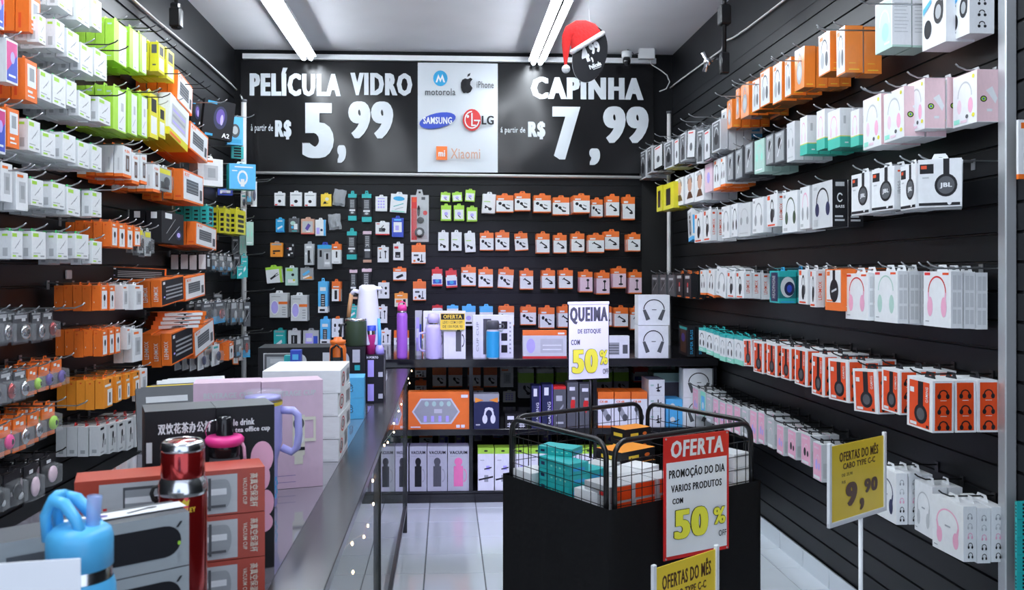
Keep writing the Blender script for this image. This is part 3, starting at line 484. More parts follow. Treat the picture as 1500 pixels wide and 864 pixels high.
S('windblue', 'headphone_box', 'box', 'dark teal window box with blue headphones', [(0,.15,'teal'),(.15,.82,'tealdk'),(.82,1,'teal')], [('r',-.35,.05,.35,.95,'navy'),('v','HEADPHONE',-.2,.15,.1,.85,'lgrey')], [('e',.0,.5,.42,.32,'offwhite'),('e',.1,.45,.3,.22,'navy'),('e',.1,.45,.15,.12,'blue'),('r',-.4,.02,.4,.06,'cyan')], 'cyan', .10)
for kk, mm, ds in (('pk_a','lilac','lilac headphones'),('pk_b','ink','black headphones'),('pk_c','lgrey','grey headphones')):
    S(kk, 'headphone_box', 'box', 'slim pink headphone box with %s' % ds, 'offwhite', [('r',-.46,.02,.46,.98,'pink' if mm != 'lgrey' else 'lgrey'),('a',.05,.5,.22,.2,.2,-20,200,'lpink'),('e',-.1,.42,.12,.14,mm),('e',.2,.38,.09,.1,mm),('r',-.4,.04,.3,.12,'white'),('r',-.35,.84,.2,.9,'lpink')], [('r',-.35,.1,.35,.5,'lgrey')], 'ink', .05)
S('pk_t', 'headphone_box', 'box', 'slim pale blue headphone box', 'offwhite', [('r',-.46,.02,.46,.98,'mint'),('r',-.3,.2,.3,.8,'sky'),('e',.0,.42,.15,.14,'white')], [], 'ink', .05)
S('mhero', 'mouse_box', 'box', 'white and blue box with black round speaker', [(0,.12,'sky'),(.12,1,'white')], [('r',-.44,.14,.44,.9,'lgrey'),('e',.05,.42,.24,.26,'ink'),('e',.05,.42,.14,.16,'grey'),('r',-.1,.7,.2,.8,'ink')], [('r',-.4,.2,.3,.8,'sky')], None, .08)
# ---- back wall
def mount(cx, cy, m='ink'): return [('e',cx-.12,cy+.06,.1,.08,m),('l',cx-.1,cy,cx+.1,cy-.12,.07,m),('e',cx+.13,cy-.14,.13,.05,m),('l',cx+.05,cy+.1,cx+.25,cy+.02,.04,m)]
S('mt', 'car_mount_pack', 'hanging pack', 'orange topped white car mount pack', [(0,.05,'orange'),(.05,.7,'white'),(.7,1,'orange')], mount(.05,.36)+[('r',-.4,.74,-.05,.82,'white'),('e',-.28,.52,.1,.09,'ink')], [('r',-.4,.02,.4,.68,'orange')], 'orange', .022, front=None)
S('mt2', 'car_mount_pack', 'hanging pack', 'orange topped car mount pack with slim arm', [(0,.05,'orange'),(.05,.7,'white'),(.7,1,'orange')], [('l',-.15,.55,.3,.35,.07,'ink'),('l',-.25,.5,-.1,.6,.05,'ink'),('e',.2,.3,.15,.05,'ink'),('r',-.4,.74,-.05,.82,'white')], [('r',-.4,.02,.4,.68,'orange')], 'orange', .022)
S('mt3', 'car_mount_pack', 'hanging pack', 'orange and pink-white car mount pack with tall arm', [(0,.05,'orange'),(.05,.74,'lpink'),(.74,1,'orange')], [('r',.08,.2,.16,.62,'ink'),('e',.1,.2,.18,.05,'ink'),('e',.12,.6,.12,.06,'ink'),('r',-.4,.78,-.05,.84,'white')], [('r',-.4,.02,.4,.7,'pink')], 'orange', .022)
S('mtd', 'car_mount_pack', 'hanging pack', 'dim orange topped grey car mount pack', [(0,.06,'orange'),(.06,.62,'white'),(.62,1,'orange')], mount(.05,.36), [], 'orange', .022)  # orange and white lightened to make up for the shade under the shelf
S('limes', 'clip_pack', 'hanging pack', 'small lime pack with white picture window', 'lime', [('r',-.42,.1,.42,.72,'white'),('e',0,.45,.18,.12,'lilac'),('l',-.1,.35,.15,.2,.06,'ink')], [], 'lime', .022)
S('limew', 'clip_pack', 'hanging pack', 'white mount pack with lime edge', [(0,1,'white')], [('e',.1,.22,.14,.08,'ink'),('l',-.3,.38,.2,.2,.07,'ink'),('r',-.4,.58,.1,.62,'lime'),('e',-.25,.28,.08,.05,'ink')], [('r',-.4,0,.4,1,'lime')], 'white', .022)
S('limeg', 'clip_pack', 'hanging pack', 'grey mount pack with lime top', [(0,.52,'lgrey'),(.52,.86,'lime'),(.86,1,'white')], mount(0,.3), [], 'lgrey', .025)  # pack colours lifted to counter the shelf's shade
S('wpk', 'adapter_pack', 'hanging pack', 'small white adapter pack with red corner', 'white', [('e',.0,.35,.16,.12,'ink'),('r',-.45,.02,-.2,.12,'red'),('r',-.4,.78,.4,.84,'grey')], [], 'white', .02)
S('ypk', 'adapter_pack', 'hanging pack', 'small yellow adapter pack', 'gold', [('e',-.1,.3,.14,.1,'ink'),('e',.1,.6,.18,.14,'cream'),('l',-.3,.2,.2,.25,.05,'ink')], [], 'gold', .02)
S('bagc', 'adapter_bag', 'bag', 'clear plastic bag with small grey adapters', [(.15,.5,'grey')], [('e',0,.6,.2,.1,'white')], [], None, .04, kind='bag', item=[((0,0,.5),(.2,.2,.18),'dgrey'),((.1,-.1,.25),(.15,.15,.1),'lgrey')])
S('rem', 'remote_control_pack', 'hanging pack', 'slim black remote control pack with cyan header', [(0,.18,'teal'),(.18,.86,'ink'),(.86,1,'teal')], [('r',-.3,.24,.3,.8,'dgrey')]+[('r',-.22+.16*j,.5+.06*i,-.12+.16*j,.53+.06*i,'lgrey') for i in range(5) for j in range(3)]+[('r',-.35,.36,.35,.42,'white'),('e',0,.3,.18,.04,'lgrey')], [], 'teal', .02)
S('rem2', 'remote_control_pack', 'hanging pack', 'slim black remote control pack with rosy header', [(0,.08,'skin'),(.08,.9,'ink'),(.9,1,'lpink')], [('r',-.3,.14,.3,.86,'dgrey')]+[('r',-.22+.16*j,.56+.06*i,-.12+.16*j,.59+.06*i,'lgrey') for i in range(5) for j in range(3)]+[('r',-.35,.36,.35,.42,'white'),('a',0,.5,.2,.06,.2,0,180,'white')], [], 'ink', .02)
S('wdoc', 'cable_pack', 'hanging pack', 'white accessory pack with small blue print', 'white', [('r',-.3,.82,.3,.88,'lilac')]+[('r',-.3+.22*(i%3),.2+.2*(i//3),-.15+.22*(i%3),.32+.2*(i//3),'lilac') for i in range(9)], [], 'white', .02)
S('wteal2', 'cable_pack', 'hanging pack', 'white and teal stylus pack', 'white', [('e',0,.75,.35,.12,'cyan'),('l',-.3,.3,.3,.5,.04,'teal'),('l',-.2,.15,.3,.3,.03,'grey'),('r',-.4,.02,.4,.08,'mint')], [], 'white', .02)
S('wrd', 'adapter_box', 'hanging pack', 'white box with dark camera picture and red strip', [(0,.08,'red'),(.08,1,'white')], [('r',-.25,.25,.2,.55,'dgrey'),('e',.1,.42,.14,.1,'ink'),('l',-.1,.5,.1,.75,.06,'ink'),('r',-.42,.84,-.2,.9,'red')], [], 'white', .05)
S('blu', 'cable_pack', 'hanging pack', 'blue accessory pack with white label', 'blue', [('r',-.35,.25,.35,.78,'white'),('r',-.2,.35,.1,.6,'lilac'),('r',-.3,.86,.3,.94,'sky')], [], 'blue', .03)
S('cyp', 'cable_pack', 'hanging pack', 'light blue accessory pack', 'cyan', [('l',-.3,.25,.3,.45,.14,'white'),('r',-.3,.8,.3,.88,'white'),('r',-.4,.05,.4,.1,'blue')], [], 'cyan', .025)
S('mix', 'adapter_pack', 'hanging pack', 'dark pack with small grey and blue adapters', 'dgrey', [('e',-.1,.65,.25,.15,'wrapgrn'),('r',0,.2,.35,.6,'white'),('e',-.15,.35,.12,.1,'cyan'),('r',-.2,.05,.3,.12,'teal')], [], 'grey', .025)
S('pur', 'adapter_pack', 'hanging pack', 'rosy grey pack with purple adapter', 'skin', [('r',-.4,.15,.4,.85,'lgrey'),('l',-.1,.3,.15,.65,.25,'purple'),('r',-.1,.15,.2,.22,'white'),('r',-.5,0,.5,.05,'red')], [], 'skin', .02)
S('wbl', 'adapter_pack', 'hanging pack', 'white and pale blue accessory pack', 'white', [('e',.1,.35,.12,.08,'navy'),('r',-.4,.1,-.1,.5,'lilac'),('r',.3,0,.5,1,'sky')], [], 'white', .02)
S('oth', 'otg_pack', 'hanging pack', 'orange pack with black adapter', 'yorange', [('l',-.3,.4,.3,.42,.12,'ink'),('e',-.2,.25,.1,.06,'ink'),('r',-.4,.82,.4,.95,'grey')], [], 'grey', .025)
S('scr', 'otg_pack', 'hanging pack', 'black pack with scattered white adapters', 'ink', [('r',-.1,.5,.2,.7,'white'),('r',-.3,.6,-.1,.66,'red'),('r',-.2,.1,0,.25,'white'),('r',.1,.25,.35,.35,'lgrey'),('e',.35,.85,.1,.08,'lgrey')], [], None, .02)
S('mic', 'microphone_box', 'hanging pack', 'tall grey microphone pack', 'lgrey', [('r',-.15,.1,.12,.7,'ink'),('r',-.3,.8,.3,.9,'white'),('l',.1,.3,.25,.1,.06,'ink'),('r',-.4,.5,-.25,.6,'white')], [], 'grey', .03)
S('blt', 'stylus_pack', 'hanging pack', 'grey pack with blue header and stylus', [(0,.84,'grey'),(.84,1,'cyan')], [('r',-.05,.1,.4,.7,'lgrey'),('r',.1,.4,.25,.65,'ink'),('r',-.35,.5,-.2,.78,'ink'),('r',.0,.2,.35,.3,'white')], [], 'blue', .03)
S('ort', 'charger_pack', 'hanging pack', 'white pack with orange header and slim black item', [(0,.7,'white'),(.7,1,'orange')], [('r',-.05,.3,.12,.62,'ink'),('r',-.3,.05,.3,.1,'lgrey'),('r',-.3,.8,.1,.86,'white')], [], 'orange', .03)
S('wh2', 'tripod_box', 'hanging pack', 'white box with two small black tripods', 'white', [('r',-.28,.3,-.2,.7,'ink'),('e',-.24,.3,.1,.05,'ink'),('r',.18,.25,.26,.75,'ink'),('e',.22,.7,.12,.06,'ink'),('r',-.4,.85,-.1,.92,'orange')], [], 'white', .03)
S('batt', 'battery_pack', 'hanging pack', 'white battery pack with red label', 'white', [('r',-.3,.15,.2,.5,'ink'),('r',-.4,.7,.0,.84,'red'),('r',-.2,.2,.1,.3,'grey')], [], 'white', .025)
S('stand', 'stand_box', 'hanging pack', 'orange topped box with black desk stand', [(0,.04,'orange'),(.04,.62,'white'),(.62,1,'orange')], [('r',.2,.12,.26,.5,'ink'),('e',.23,.12,.14,.04,'ink'),('e',.0,.22,.1,.08,'ink'),('r',-.35,.4,.0,.5,'dgrey'),('e',-.3,.15,.09,.06,'orange')], [], 'orange', .04)
S('gnw', 'cable_pack', 'hanging pack', 'white and lime cable pack with black plug', [(0,.84,'white'),(.84,1,'lime')], [('l',-.25,.25,.1,.45,.12,'ink'),('l',.0,.45,.25,.6,.04,'ink'),('l',.1,.4,.3,.5,.04,'ink'),('r',.35,.0,.5,.9,'lime')], [], 'lime', .025)
S('gnc', 'cable_pack', 'hanging pack', 'faded lime earphone pack', 'wrapgrn', [('e',.1,.6,.12,.08,'ink'),('r',-.4,.8,.1,.95,'lime'),('r',-.3,.15,.3,.35,'white'),('e',.2,.3,.1,.06,'yellow')], [], 'white', .025)
S('blz', 'otg_pack', 'hanging pack', 'grey pack with blue and orange zigzag', 'grey', [('l',-.3,.4,.2,.75,.2,'sky'),('r',-.2,.1,.4,.3,'yorange'),('l',-.3,.15,.2,.35,.12,'white')], [], 'grey', .02)
S('plug', 'charger_pack', 'hanging pack', 'orange topped pack with black charger', [(0,.08,'orange'),(.08,.7,'white'),(.7,1,'orange')], [('l',-.2,.25,.25,.45,.2,'ink'),('e',-.2,.25,.1,.06,'ink'),('r',-.35,.8,.1,.87,'white')], [], 'orange', .03)
S('rdb', 'pen_drive_pack', 'hanging pack', 'red and white pack with blue pictures', [(0,.1,'red'),(.1,.62,'white'),(.62,1,'red')], [('r',-.42,.14,.42,.4,'blue'),('e',0,.3,.2,.1,'cyan'),('r',-.42,.5,.42,.72,'white')], [], 'red', .03)
S('rcyl', 'remote_box', 'hanging pack', 'tall light blue remote control box', [(0,.2,'white'),(.2,1,'sky')], [('r',-.22,.2,.22,.6,'ink')]+[('r',-.15,.24+.07*i,.15,.27+.07*i,'lgrey') for i in range(5)]+[('r',-.3,.7,.3,.82,'white'),('r',-.35,.05,.2,.12,'ink')], [], 'sky', .035)
S('rorg', 'remote_box', 'hanging pack', 'orange and white remote control box', [(0,.62,'white'),(.62,1,'orange')], [('r',-.2,.1,.1,.55,'ink'),('r',.3,0,.5,.9,'orange'),('r',-.35,.7,.3,.76,'white')], [], 'orange', .035)
S('lamp', 'night_light_pack', 'hanging pack', 'white night light pack with round white lamp', 'offwhite', [('r',.0,.55,.5,.66,'orange'),('e',-.22,.42,.24,.3,'white'),('e',-.22,.42,.2,.26,'lilac'),('r',-.4,.85,.1,.88,'grey')]+[('r',.2,.1+.1*i,.4,.14+.1*i,'grey') for i in range(4)], [], 'white', .03)
S('w4', 'lens_box', 'hanging pack', 'white box with four black round pictures', 'white', [('e',-.2,.65,.1,.1,'ink'),('e',.2,.65,.11,.09,'ink'),('e',.2,.32,.11,.09,'ink'),('r',-.3,.3,-.15,.5,'grey')], [], 'orange', .03)
S('batto', 'battery_pack', 'hanging pack', 'amber topped pack with small black battery', [(0,.6,'cream'),(.6,1,'yorange')], [('r',.15,.15,.35,.55,'ink'),('r',-.4,.3,.05,.5,'orange'),('r',-.3,.8,.1,.86,'white')], [], 'yorange', .03)
S('tealb', 'cable_pack', 'hanging pack', 'teal pack with white device', 'teal', [('l',-.25,.25,.2,.45,.16,'white'),('r',-.3,.72,.3,.76,'white'),('r',-.4,.9,.4,.98,'grey')], [], 'teal', .03)
S('rdw', 'battery_box', 'hanging pack', 'white pack with black device and red base', [(0,.22,'red'),(.22,1,'offwhite')], [('r',-.25,.28,.25,.75,'ink'),('r',-.1,.32,.0,.7,'grey'),('r',-.2,.06,.3,.14,'white')], [], 'white', .03)
S('lilb', 'cable_pack', 'hanging pack', 'grey and blue pack with clear cable window', 'lgrey', [('r',-.35,.1,.1,.85,'lilac'),('r',.15,.1,.42,.7,'blue'),('r',-.3,.4,.05,.6,'white')], [], 'grey', .03)
S('topc', 'charger_box', 'hanging pack', 'white charger box with sky blue top', [(0,.72,'white'),(.72,1,'sky')], [('r',-.25,.1,.25,.2,'ink'),('e',0,.4,.2,.12,'lilac')], [], 'sky', .03)
S('hdmi', 'hose_blister', 'blister pack', 'long clear blister with black coil and microphone', [(0,1,'lgrey')], [('r',-.45,.04,-.15,.96,'red'),('e',.3,.62,.12,.05,'red'),('r',-.4,.85,-.2,.95,'dorange'),('r',.1,.9,.3,.96,'dgrey')], [], 'lgrey', .04, kind='card', item=[((-.05,-.1,.66),(.08,.2,.12),'ink'),((.05,-.1,.46),(.2,.3,.07),'ink'),((0,-.2,.2),(.27,.35,.11),'ink'),((0,-.4,.2),(.15,.25,.06),'lgrey')])
# ---- shelves
S('p9', 'headphone_box', 'box', 'lilac-white box with large grey headphone picture', 'paper', [('a',0,.52,.34,.34,.09,0,180,'ink'),('p',[(-.36,.5),(-.27,.52),(-.12,.2),(-.25,.15)],'dgrey'),('p',[(.36,.5),(.27,.52),(.12,.2),(.25,.15)],'dgrey'),('r',-.06,.5,.08,.52,'ink')], [], None, .1)
S('vac', 'flask_box', 'box', 'grey VACUUM flask box with dark bottle picture', 'lgrey', [('T','VACUUM',-.42,.83,.42,.9,'ink'),('r',-.4,.78,-.05,.79,'grey'),('r',-.2,.1,.2,.56,'ink'),('e',0,.66,.17,.09,'ink'),('r',-.12,.55,.12,.64,'ink'),('a',.25,.35,.15,.15,.2,-90,90,'grey')], [], None, .12)
S('vacg', 'flask_box', 'box', 'grey VACUUM flask box with charcoal bottle picture', 'lgrey', [('T','VACUUM',-.42,.83,.42,.9,'ink'),('r',-.4,.78,-.05,.79,'grey'),('r',-.2,.1,.2,.56,'dgrey'),('e',0,.66,.17,.09,'dgrey'),('r',-.12,.55,.12,.64,'dgrey'),('a',.25,.35,.15,.15,.2,-90,90,'grey')], [], None, .12)
S('vacp', 'flask_box', 'box', 'grey VACUUM flask box with pink bottle picture', 'lgrey', [('T','VACUUM',-.42,.83,.42,.9,'ink'),('r',-.4,.78,-.05,.79,'grey'),('r',-.22,.1,.22,.56,'rosepink'),('e',0,.66,.19,.09,'rosepink'),('r',-.12,.55,.12,.64,'rosepink'),('a',.25,.35,.15,.15,.2,-90,90,'rosepink')], [], None, .12)
S('bike', 'phone_mount_box', 'box', 'white bicycle phone mount box with lime top band', [(0,.86,'white'),(.86,1,'lime')], [('r',-.1,.2,.15,.36,'grey'),('l',-.45,.25,.45,.32,.04,'ink'),('r',.02,.48,.24,.58,'lilac'),('l',-.1,.5,.35,.54,.03,'ink'),('e',0,.93,.12,.02,'ink'),('r',-.35,.7,-.1,.72,'lgrey')], [], None, .1)
S('tool', 'screwdriver_set_box', 'box', 'orange tool set box with hexagon window', 'orange', [('p',[(-.44,.47),(-.3,.82),(.2,.82),(.34,.47),(.2,.14),(-.3,.14)],'offwhite'),('p',[(-.41,.47),(-.285,.78),(.185,.78),(.31,.47),(.185,.18),(-.285,.18)],'grey')]+[('r',-.25+.12*i,.2,-.2+.12*i,.36,'lilac') for i in range(4)]+[('e',-.2+.12*i,.68,.035,.07,'wrapgrn') for i in range(4)]+[('r',-.08,.43,.05,.54,'silver'),('r',.36,.84,.47,.92,'white'),('r',.28,.04,.34,.12,'white'),('r',.36,.04,.42,.12,'white'),('r',-.46,.05,-.3,.08,'white')], [], None, .12)
S('cath', 'headphone_box', 'box', 'navy box with white cat-ear headphones', [(0,.78,'navy'),(.78,1,'grey')], [('a',.1,.4,.2,.22,.35,0,180,'white'),('e',-.06,.28,.1,.13,'white'),('e',.26,.28,.1,.13,'white'),('p',[(-.08,.55),(.0,.62),(.02,.5)],'white'),('p',[(.28,.55),(.2,.62),(.18,.5)],'white'),('p',[(-.45,.9),(-.1,.82),(-.45,.75)],'yorange'),('p',[(.45,.9),(.1,.82),(.45,.75)],'yorange'),('r',-.42,.1,-.25,.14,'lgrey')], [], None, .1)
S('gpur', 'controller_box', 'box', 'slim purple gaming box with white lettering', 'navy', [('v','GAMING',.0,.1,.3,.6,'white'),('r',-.3,.75,.1,.93,'white'),('r',.38,0,.5,1,'purple')], [], None, .12)
S('gred', 'controller_box', 'box', 'slim black gaming box with red top', [(0,.93,'dgrey'),(.93,1,'red')], [('r',-.3,.65,.2,.78,'lgrey'),('l',-.3,.3,.3,.55,.06,'grey'),('r',-.3,.1,.3,.15,'lgrey')], [], None, .12)
S('gred2', 'controller_box', 'box', 'black gaming box with red headset picture', 'dgrey', [('e',0,.5,.2,.15,'red'),('l',0,.35,.2,.6,.08,'red'),('r',-.3,.82,.2,.9,'white'),('r',-.1,.62,.2,.68,'lgrey')], [], None, .12)
S('owm', 'car_mount_box', 'box', 'white and orange box with grey clamp picture', [(0,.06,'orange'),(.06,.8,'white'),(.8,1,'orange')], [('l',-.2,.55,.15,.25,.24,'grey'),('e',.15,.28,.16,.1,'dgrey'),('e',-.2,.52,.12,.08,'dgrey'),('T','CX-68',-.4,.7,.1,.76,'orange')], [], None, .2, top='orange')
S('wtri', 'tripod_box', 'box', 'white box with small black tripod mount', 'white', [('r',.05,.25,.12,.75,'ink'),('l',-.05,.45,.3,.55,.06,'ink'),('e',.1,.3,.12,.06,'ink'),('r',-.4,.6,-.2,.7,'wrapgrn')], [], None, .2, top='grey')
S('bsky', 'mount_box', 'box', 'sky blue box with bird-like tripod picture', 'sky', [('e',-.1,.5,.15,.2,'white'),('l',0,.3,.3,.5,.05,'ink'),('l',-.3,.3,.1,.4,.04,'ink')], [], None, .15)
S('dtl', 'speaker_box', 'box', 'dark box with mint green top', [(0,.8,'dgrey'),(.8,1,'wrapgrn')], [('r',-.3,.2,.1,.5,'grey')], [], None, .2, top='mint')
S('pmark', 'cable_pack', 'hanging pack', 'black pack with white hash marks', 'ink', [('r',-.3,.6,.3,.85,'white'),('l',-.3,.3,.3,.3,.06,'white'),('l',-.3,.15,.3,.15,.06,'white'),('l',-.1,.05,-.1,.4,.06,'white'),('l',.12,.05,.12,.4,.06,'white')], [], None, .03)
S('tbl', 'tablet_box', 'box', 'orange and pink keyboard box with white tablet print', [(0,.08,'red'),(.08,.82,'offwhite'),(.82,1,'orange')], [('e',-.32,.45,.1,.26,'lilac'),('r',-.1,.2,.42,.7,'lgrey'),('r',-.05,.3,.38,.34,'white'),('r',-.05,.45,.38,.49,'white'),('r',.3,.86,.45,.92,'white')], [], None, .1)
S('kbm', 'keyboard_box', 'box', 'white keyboard and mouse box', 'white', [('r',-.46,.15,.05,.7,'grey'),('r',.2,.2,.42,.6,'dgrey')]+[('r',-.44,.2+.12*i,.03,.24+.12*i,'dgrey') for i in range(4)], [], None, .1)
S('flk', 'flask_box', 'box', 'lilac-white flask box with dark flask picture', 'paper', [('r',.05,.15,.3,.58,'dgrey'),('r',.1,.58,.25,.68,'dgrey'),('a',.33,.38,.12,.14,.25,-90,90,'dgrey'),('r',-.4,.85,.3,.87,'lilac')], [], None, .12)
S('flk2', 'flask_box', 'box', 'white flask box with row of dark cup pictures', 'paper', [('r',-.48,.0,-.3,1,'white'),('r',-.25,.08,-.05,.92,'dgrey')]+[('r',.2,.12+.28*i,.35,.3+.28*i,'ink') for i in range(3)]+[('r',.4,.1+.1*i,.44,.14+.1*i,'grey') for i in range(8)]+[('v','CUP CUP',-.42,.15,-.36,.85,'grey')], [], None, .12)
# ============================================================ hanging rows
ORD = 'first second third fourth fifth sixth seventh eighth ninth tenth eleventh twelfth thirteenth fourteenth fifteenth sixteenth seventeenth eighteenth nineteenth twentieth twenty-first twenty-second twenty-third'.split()
rj = random.Random(3)
_hook = {}
def hook_mesh(L, m):
    k = (round(L, 2), m)
    if k not in _hook:
        t = MB(); t.tube([(0,0,0),(0,-L+.03,0),(0,-L-.0,.012),(0,-L-.012,.022)], .0032, m, 5); t.box(-.012,-.004,-.03,.012,.0,.012, m); _hook[k] = t.mesh('display_hook')
    return _hook[k]
def hook(loc, rz, L, label, group, m='hookmetal'):
    o = link('display_hook', hook_mesh(L, m)); o.location = loc; o.rotation_euler = (0, 0, rz)
    return tag(o, label, 'hook', group)
BEH = ['front one', 'second behind', 'third behind', 'fourth behind', 'fifth behind', 'sixth behind', 'seventh behind', 'eighth behind', 'ninth behind', 'tenth behind']
def short(desc, extra):
    w_ = desc.split(); e = extra.split()
    while len(w_)+len(e) > 16: w_.pop(-2 if len(w_) > 3 else 0)
    return ' '.join(w_)+' '+extra
def hang(side, row, items, Xf=None, grp=None, hm='hookmetal', maxn=6, hl=.0, hooks=True, dzmin=0):
    """side L or R. each item (near px, far px, y top, y bottom, style[, opts])"""
    sg = -1 if side == 'L' else 1; XW = XL if side == 'L' else XR
    for idx, it in enumerate(items):
        a, b, yt, yb, key = it[:5]; op = it[5] if len(it) > 5 else {}
        X = op.get('X', Xf); A = onX(a, yt, X); A2 = onX(a, yb, X); B_ = onX(b, yt, X)
        w_ = B_.y-A.y; w_ = min(w_, .50) if key.startswith('key') else w_; h = A.z-A2.z; t = op.get('t', ST[key]['t']); room = abs(XW)-abs(X)-.02
        n = min(op.get('n', maxn), max(1, int(room/t))); yc = (A.y+B_.y)/2; rz = (PI/2 if side == 'L' else -PI/2)+math.radians(op.get('yaw', 0))
        pos = '%s hook from the camera, %s' % (ORD[idx], row)
        for k in range(n):
            xx = X+sg*(k+.5)*t; d = ST[key]['desc']
            lab = short(d, ('%s, ' % BEH[k].replace(' one', '') if n > 1 else '')+pos)
            j = .004 if k else 0
            z0 = A2.z+rj.uniform(-1, 1)*.006*(k > 0)
            put(key, (xx, yc+rj.uniform(-j, j), z0), rz+math.radians(rj.uniform(-1.5, 1.5)), (w_*.95, t*.93, h*(.99 if ST[key]['tab'] is None else .93)), lab, grp or ('products hanging on the %s wall' % ('left' if side == 'L' else 'right')), roll=op.get('roll', 0)+rj.uniform(-.8, .8), tab=k < 3)
        if hooks and not op.get('nohook'):
            L = abs(XW)-abs(X)+.02; hook((XW, yc, A.z-h*(0 if ST[key]['tab'] is None else .02)+.004), rz-math.radians(op.get('yaw', 0)), L, 'wire hook, '+pos, 'hooks on the %s wall' % ('left' if side == 'L' else 'right'), hm)
# ---------------------------------------------------------------- left wall
XN = -1.60
hang('L', 'topmost row at left', [(-8,7,-25,36,'pblue'),(43,60,-14,46,'obox'),(85,107,-34,8,'lime'),(112,132,-20,28,'lime'),(135,150,-10,38,'lime'),(167,186,22,88,'grn'),(190,204,34,98,'grn'),(205,215,44,104,'grn'),(232,242,58,104,'yel'),(244,256,66,114,'yel'),(258,283,104,150,'keyw',dict(roll=6))], XN)
hang('L', 'second lime row at left', [(57,68,17,61,'lime'),(82,95,24,70,'lime'),(98,117,37,82,'lime'),(118,137,58,102,'lime'),(139,157,66,109,'lime')], -1.58)
hang('L', 'third row at left', [(10,27,50,119,'pblue'),(37,56,80,145,'obox'),(58,76,97,143,'lime'),(78,97,105,151,'lime'),(98,113,112,153,'lime'),(115,134,129,169,'lime'),(144,163,138,177,'lime'),(166,185,121,188,'grn'),(187,202,127,194,'grn'),(203,216,132,197,'grn'),(220,232,130,200,'yel'),(233,243,150,200,'yel'),(246,277,138,202,'keytr',dict(roll=8)),(278,304,180,222,'keyw',dict(roll=7))], XN)
hang('L', 'fourth row at left', [(-8,9,150,222,'pblue'),(12,29,152,214,'obox'),(41,60,170,219,'lime'),(62,82,188,227,'lime'),(91,112,190,233,'lime'),(114,132,202,243,'lime'),(134,150,208,247,'lime'),(180,193,209,258,'whor'),(194,204,219,268,'whor'),(206,216,220,268,'whor'),(224,235,236,280,'whor'),(238,258,240,277,'cash',dict(n=3)),(264,302,245,292,'keyw')], XN)
hang('L', 'fifth row at left', [(2,19,233,294,'wadp'),(24,42,246,307,'wadp'),(46,64,258,300,'lime'),(76,96,263,304,'lime'),(98,118,270,314,'lime'),(134,150,276,316,'lime'),(163,173,322,361,'or'),(174,184,324,363,'or'),(186,195,327,364,'or'),(197,206,330,360,'or'),(209,217,332,370,'cash',dict(n=3)),(219,228,335,375,'cash',dict(n=3)),(236,271,307,355,'blkqr',dict(n=2)),(286,318,326,361,'keyw',dict(roll=3))], XN)
hang('L', 'sixth row at left', [(17,34,335,379,'lime'),(47,68,335,379,'lime'),(84,100,338,379,'lime'),(110,131,339,378,'lime'),(135,150,350,386,'lime'),(305,313,299,331,'teal4',dict(n=5,t=.055)),(330,338,302,341,'yel5'),(346,360,303,342,'yel5',dict(n=3))], XN)
hang('L', 'row of orange boxes below the white switch', [(148,158,415,455,'or'),(160,169,416,455,'or'),(180,189,415,453,'wadp',dict(n=3)),(197,210,415,454,'wadp',dict(n=3)),(236,271,406,446,'keyb',dict(roll=-4,n=3)),(272,301,403,438,'keyw',dict(roll=-4,n=1)),(303,309,370,395,'wstrip',dict(n=5)),(315,322,371,396,'small'),(326,333,372,398,'small'),(337,345,373,398,'small')], XN)
hang('L', 'middle row of orange boxes', [(150,158,481,522,'or'),(160,168,479,520,'or'),(169,177,477,518,'or'),(186,193,478,512,'wadp',dict(n=2)),(195,209,480,531,'wadp',dict(n=2)),(252,284,484,532,'keyb',dict(roll=-5,n=3)),(284,316,478,518,'keyw',dict(roll=-8,n=1)),(305,320,443,475,'bl_mouse',dict(n=3)),(322,338,441,475,'bl_mred',dict(n=3)),(343,352,440,476,'small'),(355,362,440,476,'small')], XN)
hang('L', 'amber row low on the left wall', [(152,166,553,599,'yo'),(170,179,549,590,'yo'),(184,191,546,585,'yo'),(195,205,543,580,'yo'),(207,216,538,588,'wadp',dict(n=1)),(300,308,510,543,'bl_mblue',dict(n=4)),(320,330,504,537,'bl_mblue',dict(n=3)),(335,343,500,528,'or',dict(n=4)),(350,358,495,525,'small')], XN)
hang('L', 'bottom row with red tabs', [(146,157,622,668,'wred'),(160,171,619,665,'wred'),(174,184,616,662,'wred'),(187,196,612,660,'wred'),(199,210,606,655,'wred')], XN)
hang('L', 'upper blister row at the frame edge', [(-6,10,456,508,'bl_sil'),(12,28,456,508,'bl_sil'),(34,58,458,506,'bl_sil'),(62,75,458,503,'bl_sil'),(77,92,455,500,'bl_rd')], -1.68, maxn=3)
hang('L', 'second blister row at the frame edge', [(-6,14,548,600,'bl_sil'),(16,34,544,595,'bl_rd'),(36,54,542,590,'bl_sil'),(56,70,538,580,'bl_gn'),(72,87,532,574,'bl_pu'),(90,105,526,570,'bl_pu')], -1.66, maxn=3)
hang('L', 'third blister row at the frame edge', [(-8,10,628,682,'bl_or'),(12,32,618,672,'bl_pk'),(36,54,610,664,'bl_or'),(57,72,602,652,'bl_or'),(76,95,592,642,'bl_gn')], -1.64, maxn=4)
hang('L', 'black blister row above the grey boxes', [(2,18,700,758,'bl_bk'),(22,46,690,750,'bl_bk'),(50,70,680,742,'bl_bk2'),(74,96,668,720,'bl_bk2'),(-22,-4,710,770,'bl_bk')], -1.64, maxn=4, hm='blackmetal')
